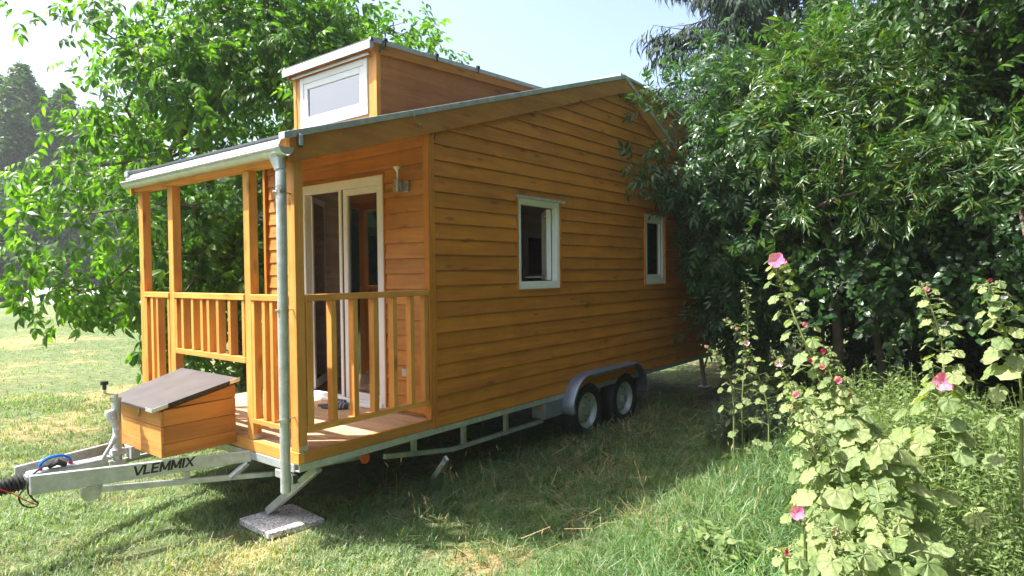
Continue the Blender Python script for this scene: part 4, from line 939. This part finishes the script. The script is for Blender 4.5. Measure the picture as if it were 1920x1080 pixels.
# seed stalks
T_stalk = [join([blade(.42*s_, .003, .25, s_*9, 0, 0, 3), (leaflet(.06, .012, .1, .1, 1)[0]@np.array([[0, 0, 1], [0, 1, 0], [-1, 0, 0.]])+np.array([0, 0, .38*s_]), leaflet(.06, .012, .1, .1, 1)[1])]) for s_ in (1., .8, .65)]
a = ground_pts(2600, 1.8, 8); t_, m_ = zone(a); a = a[(t_ | (m_ & (a[:, 1] > -.9))) & clear(a)][:420]
field('seed_stalks', T_stalk, pts3(a), rng.uniform(.6, 1.1, len(a)), L_straw, 'thin dry seed stalks standing out of the grass', 'grass', tilt=.3)

# ------------------------------------------------------------------ walnut tree behind the porch
kp = lambda p: ~((p[:, 0] > -.35) & (p[:, 0] < 7.6) & (p[:, 1] < 2.75) & (p[:, 1] > -.3) & (p[:, 2] < np.where(p[:, 0] < 4.5, 2.45+.31*p[:, 0], 3.9)+.25)) & (p[:, 2] > G+.25) & ((p[:, 2] > .82+.12*np.sin(p[:, 0]*7)) | (p[:, 0] > .75+.35*(p[:, 1]-4)))
walnut = woody('walnut_tree', 'large leafy walnut tree with drooping bright green leaves behind the porch', 'tree', [(2.9, 5.9, G-.05), (2.85, 5.8, .3), (2.7, 5.7, 1.1), (2.6, 5.7, 1.9)],
    [((2.95, 5.6, 3.2), (2.3, 2.2, 2.7)), ((.8, 4.9, 1.7), (1.3, 1.2, 1.15)), ((5.0, 5.2, 4.9), (1.7, 1.1, .9)), ((2.3, 5.1, .9), (2.2, 1.2, 1.1)), ((2.2, 5.3, 4.5), (1.0, 1.2, 1.1)), ((3.5, 5.3, 4.9), (1.6, 1.2, 1.2)), ((.1, 5.2, 2.35), (.8, .7, .55)), ((.5, 5.5, 4.45), (.4, .3, .35))],
    660, T_walnut, L_walnut, 12, .21, (.75, 1.5), .15, 280, .42, .75, keep=kp)
for i in range(14):
    p_ = sample_ell([((.6, 4.4, 1.8), (1.1, .7, 1.)), ((1.6, 4., 1.7), (.8, .5, 1.))], 1, .2)[0]
    MB().tube([p_-np.array([2.9, 5.9, G-.05])+np.array([0, 0, z_]) for z_ in (-.024, -.018, 0, .018, .024)], [.004, .018, .025, .018, .004], 8).build('walnut', M_stem, walnut)
# ------------------------------------------------------------------ shrubs and trees on the right
kr = lambda p: ((p[:, 1] < -.10) | (p[:, 0] > 7.7) | (p[:, 2] > 4.0)) & (p[:, 2] > G+.1)
woody('elder_bush', 'dark green elder bush leaning over the side wall and second window', 'bush', [(6.6, -1.0, G), (6.5, -.95, .2), (6.4, -.9, .9)],
    [((6.2, -1.0, 2.2), (1.25, .75, 1.0)), ((5.5, -.5, 2.1), (.7, .36, .6)), ((4.75, -.45, 2.4), (.62, .28, .38)), ((6.2, -.5, 1.3), (.6, .35, .55)), ((4.9, -.35, 3.35), (.45, .22, .35)), ((6.3, -.55, 3.6), (.8, .5, .8)), ((6.4, -.9, 1.2), (1.1, .7, .9)), ((6.9, -.9, 3.2), (.9, .8, .7))], 360, T_elder, L_elder, 12, .17, (.8, 1.2), .05, 120, .2, .45, keep=kr)
woody('willow_bush', 'tall willow bush with narrow pale leaves sunlit in the middle of the hedge', 'bush', [(6.3, -2.0, G), (6.25, -2.0, .4), (6.2, -1.95, 1.3)],
    [((5.8, -2.0, 2.9), (.95, .95, .8)), ((5.1, -2.4, 2.2), (.7, .8, .45)), ((6.2, -1.6, 3.6), (.6, .6, .45)), ((4.9, -3.1, 2.15), (.5, .5, .4))], 190, T_willow, L_willow, 9, .19, (.8, 1.2), .06, 100, .35, .0, keep=kr, upn=.6)
woody('ash_bush', 'leafy green bush with paired oval leaflets between the elder and the willow', 'bush', [(6.9, -1.7, G), (6.85, -1.65, .4), (6.8, -1.6, 1.3)],
    [((6.1, -1.45, 2.55), (1.0, .8, .95)), ((6.5, -1.9, 3.3), (1.1, .9, .7)), ((5.7, -1.5, 1.75), (.8, .7, .5)), ((6.0, -2.7, 2.6), (.9, .9, .8))], 230, T_ash, L_ash, 11, .19, (.8, 1.25), .06, 100, .25, .35, keep=kr)
woody('hazel_bush', 'low hazel bush with round leaves under the willow branches', 'bush', [(6.4, -2.5, G), (6.35, -2.45, .1), (6.3, -2.4, .5)],
    [((6.3, -2.3, 1.35), (1.0, 1.2, .62)), ((5.9, -3.4, 1.6), (.8, .6, .55)), ((5.5, -2.7, 1.0), (.7, .8, .5)), ((5.4, -3.7, 1.2), (.6, .6, .5)), ((6.6, -1.4, 1.3), (.9, .5, .6))], 210, T_hazel, L_hazel, 11, .17, (.75, 1.2), .045, 120, .25, .3, keep=kr)
woody('cherry_tree', 'big dark green tree filling the top right corner', 'tree', [(8.0, -4.3, G), (7.9, -4.2, .7), (7.7, -4.1, 2.0), (7.5, -4.0, 3.2)],
    [((7.2, -3.7, 4.6), (2.1, 1.9, 2.0)), ((6.2, -2.7, 3.9), (1.1, 1.0, 1.0)), ((7.6, -4.2, 2.8), (1.7, 1.3, 1.2)), ((8.3, -2.8, 4.2), (1.5, 1.1, 1.5))], 520, T_cherry, L_cherry, 12, .24, (.85, 1.3), .13, 60, .15, .35, keep=kr)
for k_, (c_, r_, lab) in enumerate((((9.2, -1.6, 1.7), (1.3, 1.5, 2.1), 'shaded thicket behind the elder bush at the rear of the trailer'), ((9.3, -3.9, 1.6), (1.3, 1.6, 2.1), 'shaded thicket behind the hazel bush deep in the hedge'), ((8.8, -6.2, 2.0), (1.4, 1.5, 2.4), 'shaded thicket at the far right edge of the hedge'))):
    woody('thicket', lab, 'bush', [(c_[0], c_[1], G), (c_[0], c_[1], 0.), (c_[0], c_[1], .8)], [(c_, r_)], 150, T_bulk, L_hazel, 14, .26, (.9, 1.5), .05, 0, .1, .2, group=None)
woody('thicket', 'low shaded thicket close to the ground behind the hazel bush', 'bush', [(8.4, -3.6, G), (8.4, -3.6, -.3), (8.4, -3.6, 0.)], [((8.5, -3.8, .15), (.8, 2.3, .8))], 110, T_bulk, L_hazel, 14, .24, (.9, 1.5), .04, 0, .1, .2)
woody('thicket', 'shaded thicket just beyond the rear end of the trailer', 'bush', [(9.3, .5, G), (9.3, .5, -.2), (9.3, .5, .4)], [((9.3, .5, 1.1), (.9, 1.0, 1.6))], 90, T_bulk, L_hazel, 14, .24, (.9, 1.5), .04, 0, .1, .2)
woody('overhanging_bush', 'bush with small oval leaves reaching in from the right edge', 'bush', [(5.6, -4.6, G), (5.5, -4.5, .2), (5.4, -4.4, .8)],
    [((5.3, -4.1, 1.6), (.55, .5, .75)), ((5.6, -4.3, 2.5), (.6, .6, .6))], 70, T_hazel, L_cherry, 9, .18, (.6, .95), .035, 50, .2, .3)
# spruce
def spruce(x, y, h, label):
    t = thing('spruce_tree', label, 'tree', (x, y, G)); MB().tube([(0, 0, 0), (0, 0, h*.5), (0, 0, h)], [.2, .12, .02], 10).build('trunk', M_bark, t)
    br = MB(); Ps = []; Ds = []
    for i in range(120):
        z = h*(.16+.84*(i/120)**.85); l = (h-z)*.33+.25; l = min(l, 3.1)*rng.uniform(.8, 1.1); a = i*2.399+rng.uniform(-.3, .3); d = np.array([math.cos(a), math.sin(a), 0])
        pth = [np.array([0, 0, z])+d*l*u+np.array([0, 0, -.42*l*u+.34*l*u*u]) for u in (0, .35, .7, 1)]
        br.tube(pth, [.03, .02, .012, .004], 4, False)
        m = int(26*l); u = rng.uniform(.12, 1, m)
        side = np.array([-d[1], d[0], 0]); lat = rng.normal(size=m)*.22*(1.1-u)*l*.6
        P_ = np.array([0, 0, z])+np.outer(u*l, d)+np.outer(lat, side)+np.stack([0*u, 0*u, -.42*l*u+.34*l*u*u-rng.uniform(0, .22, m)], 1)
        D_ = d*.8+np.outer(np.sign(lat)*.5, side)+rng.normal(size=(m, 3))*.25+np.array([0, 0, -.35]); Ps.append(P_); Ds.append(D_)
    b = br.build('branch', M_bark, t); b['kind'] = 'stuff'
    P_ = np.vstack(Ps); D_ = np.vstack(Ds); o = scatter('needles', T_spruce, P_, D_, np.array([0, 0, 1.])+rng.normal(size=P_.shape)*.3, rng.uniform(.8, 1.3, len(P_)), L_spruce, t)
spruce(10.6, .35, 12.5, 'dark spruce with drooping boughs rising behind the hedge')
# ------------------------------------------------------------------ undergrowth
def clump(name, label, cx, cy, rx, ry, n, tm, m, s, hmax=1.):
    a = rng.uniform(0, 6.3, n); r = np.sqrt(rng.uniform(0, 1, n)); x = cx+rx*r*np.cos(a); y = cy+ry*r*np.sin(a)
    t = thing(name, label, 'weeds', (cx, cy, G)); lay = []
    P_ = np.stack([x-cx, y-cy, gz(x, y)-G+rng.uniform(0, .3, n)*(1-r*.6)*hmax], 1); field('stems_and_leaves', tm, P_, rng.uniform(s[0], s[1], n)*(1.15-.35*r), m, parent=t, tilt=.22)
    st = MB()
    for i in range(0, n, 9): st.tube([(x[i]-cx, y[i]-cy, -.02), (P_[i, 0], P_[i, 1], P_[i, 2]+.2)], .003, 3, False)
    o = st.build('stalk', M_stem, t); o['kind'] = 'stuff'; return t
clump('weed_clump', 'feathery green weeds behind the large mallow leaves', 2.9, -3.3, 1.0, .8, 900, T_weed, L_weed, (1.2, 1.9), 1.3)
clump('weed_clump', 'feathery weeds at the foot of the hazel bush', 4.6, -2.9, 1.0, .9, 700, T_weed, L_weed, (1.1, 1.8))
clump('weed_clump', 'dense green weeds along the right edge of the photo', 3.4, -4.5, 1.5, .8, 900, T_weed, L_weed, (1.3, 2.1), 1.3)
clump('weed_clump', 'soft green weeds low in the bottom right corner', 1.5, -3.95, .7, .5, 700, T_weed, L_weed, (.9, 1.3))
clump('weed_clump', 'feathery weeds behind the rear support leg of the trailer', 8.0, -.9, .9, .7, 420, T_weed, L_weed, (.9, 1.4))
clump('bluish_weed_clump', 'bluish grey-green weeds in shade at the edge of the tall grass', 4.6, -1.45, .8, .35, 420, T_weedb, L_weedb, (.9, 1.4))
clump('broadleaf_weed_clump', 'broad-leaved weeds under the slim mallow near the trailer end', 5.3, -1.5, .6, .5, 260, T_broad, L_weed, (.9, 1.5))
clump('broadleaf_weed_clump', 'young broad-leaved weed sprouting in the tall sunlit grass', 1.35, -2.3, .3, .25, 26, T_broad, L_weed, (.7, 1.1), .2)
# ------------------------------------------------------------------ hollyhocks
def mallow_leaf(seed):
    r = np.random.default_rng(seed); n = 20; V = [(0, 0, 0)]; F = []
    for i in range(n):
        a = -math.pi+.22+(2*math.pi-.44)*i/(n-1); rad = (.5+.055*math.cos(a*7/1.0)+.03*r.normal())*(1.05+.12*math.cos(a)); V.append((rad*math.cos(a)+.18, rad*math.sin(a), -.16*rad*rad*4*.5+.05*math.cos(a*7)+.02*r.normal()))
    ring = [(v[0]*.55+.08*.0, v[1]*.55, v[2]*.2+.045*math.cos(7*math.atan2(v[1], v[0]))) for v in V[1:]]; V += ring
    for i in range(n-1): F += [(0, n+1+i, n+2+i), (n+1+i, 1+i, 2+i), (n+1+i, 2+i, n+2+i)]
    return np.array(V), np.array(F)
T_mal = [mallow_leaf(s) for s in range(4)]
def me_of(tm, nm, m):
    me = bpy.data.meshes.new(nm); me.from_pydata([tuple(map(float, v)) for v in tm[0]], [], [tuple(map(int, f)) for f in tm[1]]); me.update(); me.polygons.foreach_set('use_smooth', [True]*len(me.polygons)); me.materials.append(m); return me
ME_mal = [me_of(t, 'leaf', L_holly) for t in T_mal]
def flower_t(open_=1., n=5):
    ps = []
    for k in range(n):
        V = []; F = []; 
        for i, u in enumerate((0, .3, .65, .92, 1.)):
            for j, w in enumerate((-1, -.33, .33, 1)):
                a = w*.70*(.55+.45*min(1, u*1.6)); rr = .5*u*(1-.20*abs(w)**2.5*u)
                V.append((rr*math.cos(a)*open_, rr*math.sin(a)*open_, .36*u**1.3*(1.35-open_*.55)+.03*math.sin(w*5)*u+(.02 if k % 2 else 0)))
        for i in range(4):
            for j in range(3): q = i*4+j; F += [(q, q+4, q+5), (q, q+5, q+1)]
        ps.append((rotz(np.array(V), 2*math.pi*k/n), np.array(F)))
    return join(ps)
T_fl = flower_t(1.); T_bud = flower_t(.45)
ME_fl = {c: (me_of(T_fl, 'flower', m), me_of(T_bud, 'flower', m)) for c, m in (('pink', L_pink), ('pale', L_palepink), ('crimson', L_crimson))}
T_ball = [(np.array([(0, 0, -.5), (.45, 0, 0), (0, .45, 0), (-.45, 0, 0), (0, -.45, 0), (0, 0, .6)]), np.array([(0, 2, 1), (0, 3, 2), (0, 4, 3), (0, 1, 4), (5, 1, 2), (5, 2, 3), (5, 3, 4), (5, 4, 1)]))]
ME_budb = me_of(T_ball[0], 'bud', L_holly)
def place(me, nm, t, p, z, s, spin=0.):
    z = Vector(z).normalized(); x = z.orthogonal().normalized(); y = z.cross(x); R = Matrix((x, y, z)).transposed()@Matrix.Rotation(spin, 3, 'Z')
    o = bpy.data.objects.new(nm, me); COL.objects.link(o); o.parent = t; M = R.to_4x4()@Matrix.Scale(s, 4); M.translation = Vector(p); o.matrix_basis = M; return o
def hollyhock(label, path, nleaf, big, flowers, nbud=26, small=.038, side=0, seed=1):
    """path: world points from the ground to the tip"""
    nleaf = int(nleaf*2.5); big *= .72; nbud = int(nbud*2.2); r = random.Random(seed); path = [np.array(p, float) for p in path]; base = path[0].copy(); t = thing('hollyhock', label, 'hollyhock', tuple(base))
    pp = smooth([tuple(p-base) for p in path], 6); n = len(pp); st = MB(); st.tube(pp, [.007*(1-.7*i/n)+.0018 for i in range(n)], 6, False)
    def on(u): q = u*(n-1); i = min(int(q), n-2); return pp[i]*(1-(q-i))+pp[i+1]*(q-i)
    for i in range(nleaf):
        u = (i+.5)/nleaf; u = u**1.12*.97; p = on(u); a = i*2.4+r.uniform(-.4, .4); s = (big*(1-u)**1.9+small)*r.uniform(.75, 1.2); l = s*r.uniform(.5, 1.1)+.02+.16*max(0, .55-u)*r.random()
        d = np.array([math.cos(a), math.sin(a), r.uniform(.0, .6)]); tip = p+d*l; st.tube([p, tip], [.0028, .002], 4, False)
        z = Vector((d[0]*.55+r.uniform(-.3, .3)-.25, d[1]*.55+r.uniform(-.3, .3)+.15, .75)); zz_ = z.normalized(); dx = Vector((d[0], d[1], -.35)); x = (dx-zz_*dx.dot(zz_)).normalized(); y = zz_.cross(x)
        o = bpy.data.objects.new('leaf', ME_mal[r.randrange(4)]); COL.objects.link(o); o.parent = t; M = Matrix((x, y, zz_)).transposed().to_4x4()@Matrix.Scale(s, 4); M.translation = Vector(tip); o.matrix_basis = M
    for i in range(nbud):
        u = .42+.58*(i+.5)/nbud; p = on(min(u, 1)); a = i*2.1+r.uniform(-.5, .5); d = np.array([math.cos(a), math.sin(a), .5]); place(ME_budb, 'bud', t, p+d*r.uniform(.016, .035), d, r.uniform(.018, .034)*(1.2-.5*u))
    for k_, f in enumerate(flowers):
        u, az_, s, c, op = f[:5]; p = on(u); d = np.array([math.cos(az_), math.sin(az_), .35]); place(ME_fl[c][0 if op else 1], 'flower', t, p+d*.03, d, s, r.uniform(0, 6))
    o = st.build('stem', M_stem, t); return t
def pth(*pts, foot=None):
    w = [at(*p) for p in pts]; f = w[0].copy() if foot is None else np.array(foot, float); f[2] = G; return [f]+w
TOC = math.atan2(CAM[1]+3, CAM[0]-1)
hollyhock('tall leaning hollyhock with a large pink bloom at its tip', pth((1600, 900, 3.1), (1560, 780, 3.15), (1525, 680, 3.2), (1488, 590, 3.25), (1462, 520, 3.3), (1456, 492, 3.3)), 30, .15, [(.985, TOC, .085, 'pink', 1), (.955, TOC+1.6, .045, 'pink', 0), (.62, TOC+.6, .06, 'pink', 0), (.5, TOC-.2, .05, 'crimson', 0)], 34, seed=1)
hollyhock('hollyhock with several pink blooms in the middle of the sunny clump', pth((1650, 930, 2.95), (1620, 850, 3.0), (1590, 780, 3.05), (1560, 710, 3.1), (1540, 655, 3.15)), 34, .19, [(.78, TOC+.3, .085, 'pink', 0), (.86, TOC-.5, .07, 'pink', 0), (.97, TOC, .05, 'crimson', 0), (.70, TOC+1, .06, 'pink', 0)], 26, seed=2)
hollyhock('short hollyhock with broad pale leaves left of the clump', pth((1560, 960, 2.9), (1530, 860, 2.95), (1500, 780, 3.0), (1480, 720, 3.05)), 26, .17, [(.90, TOC+.2, .07, 'pink', 0), (.80, TOC-.6, .05, 'pale', 0)], 16, seed=3)
hollyhock('upright hollyhock with a wide open pink bloom halfway up', pth((1720, 900, 3.2), (1750, 800, 3.15), (1768, 720, 3.15), (1765, 640, 3.2), (1745, 575, 3.25), (1728, 530, 3.3)), 32, .17, [(.50, TOC-.1, .095, 'pink', 1), (.93, TOC, .06, 'pink', 0), (.6, TOC+1.2, .04, 'pale', 0)], 34, seed=4)
hollyhock('hollyhock with rounded pale leaves and one crimson bud at the right edge', pth((1915, 760, 3.3), (1905, 680, 3.3), (1880, 610, 3.3), (1862, 560, 3.3), (1852, 528, 3.3)), 22, .13, [(.985, TOC, .04, 'crimson', 0)], 12, .05, seed=5)
hollyhock('slim hollyhock with small pale flowers by the dark trailer end', pth((1392, 740, 6.4), (1400, 660, 6.4), (1402, 590, 6.4), (1396, 530, 6.4)), 18, .09, [(.55, TOC, .06, 'pale', 1), (.4, TOC+1, .05, 'pale', 0)], 34, .034, seed=6)
hollyhock('thin hollyhock leaning left with dull pink buds before the trailer', pth((1375, 745, 6.0), (1362, 700, 6.0), (1345, 670, 6.0), (1322, 650, 6.0)), 12, .07, [(.97, TOC, .06, 'pink', 0), (.75, TOC, .05, 'pink', 0)], 20, .03, seed=7)
hollyhock('slim hollyhock with two small pink blooms left of the dark hollow', pth((1440, 770, 5.8), (1420, 700, 5.8), (1400, 660, 5.8), (1382, 620, 5.8), (1356, 600, 5.8)), 14, .08, [(.8, TOC, .065, 'pink', 0), (.97, TOC, .045, 'pale', 0)], 26, .032, seed=8)
hollyhock('slender hollyhock arching up from the sunlit grass with pale flowers', pth((1560, 880, 3.6), (1520, 790, 3.7), (1480, 720, 3.75), (1450, 660, 3.8)), 14, .09, [(.9, TOC, .05, 'pale', 1), (.7, TOC+.5, .05, 'pale', 0)], 24, .04, seed=9)
hollyhock('leafy hollyhock spreading large pale leaves at the bottom of the clump', pth((1680, 1060, 2.5), (1660, 980, 2.6), (1640, 900, 2.7)), 18, .20, [(.4, TOC+.5, .05, 'pale', 0)], 4, seed=10)
hollyhock('low sprawling hollyhock with yellowish leaves at the lower frame edge', pth((1590, 1085, 2.4), (1570, 1030, 2.45), (1545, 985, 2.5)), 20, .15, [(.9, TOC+.4, .05, 'pale', 0)], 6, seed=11)
hollyhock('hollyhock bearing a pale pink bloom low in the grass', pth((1510, 1010, 2.65), (1500, 985, 2.65), (1495, 960, 2.65)), 5, .06, [(.98, TOC, .06, 'pink', 1)], 3, seed=12)
hollyhock('small hollyhock with one deep crimson bloom in the grass', pth((1475, 1065, 2.55), (1470, 1048, 2.55), (1466, 1033, 2.55)), 5, .05, [(.98, TOC+.4, .045, 'crimson', 0)], 2, seed=13)
# leafy twig lying on the roof edge
t = thing('leafy_twig', 'small withered leafy twig lying on the metal roof edge', 'twig', tuple(bp(768, 206, 1, -.03)))
V, F = twig(7, .10, .07, .2, 77, 1, .5); o = npmesh('leaves', V, F, L_weedb, t); t.rotation_euler = (0, .5, -.9)
# ------------------------------------------------------------------ far things
def far_tree(name, label, x, y, h, rx, n, low=.12, m=None, sc=1.6, group=None):
    t = thing(name, label, 'tree', (x, y, G), group); MB().tube([(0, 0, 0), (0, 0, h*.5), (0, 0, h*.9)], [.35, .22, .05], 8).build('trunk', M_bark, t)
    u = rng.uniform(low, 1, n)**.85; prof = np.sin(np.pi*np.clip((u-low)/(1-low)*.93+.07, 0, 1))**.6; a = rng.uniform(0, 6.283, n)
    lob = 1+.28*np.sin(a*3+u*7)+.2*np.sin(u*31+a*2); r = rx*prof*lob*rng.uniform(.45, 1, n)**.5
    P_ = np.stack([r*np.cos(a), r*np.sin(a), u*h+rng.normal(size=n)*.2], 1)
    scatter('foliage', T_far, P_, rng.normal(size=P_.shape), rng.normal(size=P_.shape), rng.uniform(.7, 1.3, n)*sc, m or L_far, t); return t
for (px, dep, h, rx, nm, lab, n) in ((10, 62, 20.5, 2.4, 'poplar_tree', 'hazy poplar at the far left edge of the lawn', 3000), (52, 60, 21.0, 2.2, 'poplar_tree', 'tallest hazy poplar standing far behind the lawn', 3200), (84, 66, 20.5, 2.0, 'poplar_tree', 'slim far poplar just right of the tallest one', 2600),
    (128, 62, 19.3, 2.3, 'poplar_tree', 'far poplar showing between the others and the walnut leaves', 3000), (175, 66, 18.5, 3.2, 'far_tree', 'rounded far tree half hidden by the walnut tree', 3000), (-40, 60, 18, 3.4, 'far_tree', 'dark far tree beyond the left frame edge', 2600),
    (20, 55, 9.5, 4.5, 'far_tree', 'dark bushy tree at the lawn edge behind the fence', 3600), (95, 56, 9.0, 4.5, 'far_tree', 'dark bushy tree behind the white tarpaulin', 3600), (170, 57, 9.5, 4.5, 'far_tree', 'dark bushy tree right of the tarpaulin', 3400), (260, 60, 11, 5, 'far_tree', 'dark bushy far tree seen through walnut leaves', 3000), (360, 62, 12, 5, 'far_tree', 'dark far tree seen between the porch posts', 3000), (470, 64, 12, 5, 'far_tree', 'dark far tree behind the porch and walnut trunk', 2600), (-90, 57, 10, 5, 'far_tree', 'bushy tree at the lawn edge out to the left', 2600)):
    p_ = at(px, 540, dep); far_tree(nm, lab, p_[0], p_[1], h, rx, n*2, .1 if h > 15 else .01, sc=.95 if h > 15 else 1.3)
clump('weed_clump', 'low feathery weeds nearest the camera at the lower right', 1.1, -3.75, .5, .33, 380, T_weed, L_weed, (.8, 1.25))
clump('weed_clump', 'sunlit feathery weeds filling the right side behind the low mallow', 2.3, -3.95, .8, .5, 560, T_weed, L_weed, (1.0, 1.5))
labs = ['linden reflected in the porch door glass', 'second linden reflected beside the first in the door glass', 'low broad tree far left of the drawbar', 'unseen dense lime tree added behind the camera to darken the trailer side', 'unseen tall lime tree added behind the camera to darken the trailer rear', 'broad tree right of the hedge out of view', 'unseen wide tree added behind the camera to darken the wall near the drawbar', 'rounded tree across the lawn behind the camera', 'tree across the lawn left of the camera']
for k, (x_, y_, h_, r_) in enumerate(((-13, 19, 7, 4.2), (-20, 15, 7, 4.4), (-9, 27, 8, 5), (2.5, -11.5, 13, 4.4), (10, -12.5, 13, 4.6), (18, -9, 12, 5), (-5.5, -12, 12, 4.4), (-24, -20, 12, 5), (-30, 6, 12, 6))): far_tree('lime_tree', labs[k], x_, y_, h_, r_, 4200, .04, sc=1.7, m=L_cherry)  # unseen limes facing the trailer side are added to darken the near wall
# white tarpaulin
p0, p1 = at(44, 574, 46), at(262, 574, 48); p0[2] = p1[2] = G
d_ = (p1-p0)/np.linalg.norm(p1-p0); nrm = np.array([-d_[1], d_[0], 0]); Lt = np.linalg.norm(p1-p0); V = []; F = []; nx, ny = 26, 7
for i in range(nx):
    u = i/(nx-1); hgt = .85+.12*math.sin(u*2.4+.3)+.05*math.sin(u*9)
    if .70 < u < .78: hgt *= .75
    for j in range(ny):
        v = j/(ny-1); pz = hgt*math.sin(math.pi*min(1, v*1.0))**.45 if 0 < v < 1 else 0; q = p0+d_*u*Lt+nrm*(v*2.4); V.append((q[0], q[1], G+pz*1.1+.02*math.sin(i*2.1+j)))
for i in range(nx-1):
    for j in range(ny-1): a = i*ny+j; F.append((a, a+ny, a+ny+1, a+1))
F.append(tuple(range(ny))[:4]); F = [f for f in F if len(f) == 4]
o = npmesh('tarpaulin', V, F, M_tarp, smooth=True); tag(o, 'long low white tarpaulin over a heap at the far side of the lawn', 'tarpaulin')
# wire fence
q0, q1 = at(-120, 540, 53), at(330, 540, 54); fe = thing('wire_fence', 'thin wire mesh fence before the dark trees across the lawn', 'fence', (q0[0], q0[1], G)); dv_ = q1-q0; dv_[2] = 0
for k in range(9): q = dv_*k/8; MB().tube([(q[0], q[1], 0), (q[0], q[1], 1.5)], .04, 6).build('fence_post', M_wire, fe)
for z in (.25, .5, .75, 1.0, 1.25, 1.45): MB().tube([(0, 0, z), (dv_[0], dv_[1], z)], .008, 4).build('wire', M_wire, fe)
# dark soil under the hedge
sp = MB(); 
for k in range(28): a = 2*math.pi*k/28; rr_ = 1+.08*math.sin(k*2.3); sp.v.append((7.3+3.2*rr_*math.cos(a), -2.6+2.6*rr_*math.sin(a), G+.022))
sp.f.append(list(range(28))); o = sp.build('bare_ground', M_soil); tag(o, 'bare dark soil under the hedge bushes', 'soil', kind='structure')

# ------------------------------------------------------------------ hazy summer air
m = bpy.data.materials.new('hazy_air'); m.use_nodes = True; nt = m.node_tree; nt.nodes.remove(nt.nodes['Principled BSDF'])
pv = nt.nodes.new('ShaderNodeVolumePrincipled'); pv.inputs['Color'].default_value = (.93, .96, 1, 1); pv.inputs['Density'].default_value = .0008; pv.inputs['Anisotropy'].default_value = .2
nt.links.new(pv.outputs[0], nt.nodes['Material Output'].inputs['Volume'])
hz = MB().box(-152, 262, -122, 322, G-1.2, 24).build('haze', m); tag(hz, 'thin pale summer haze over the lawn', 'haze', kind='stuff')
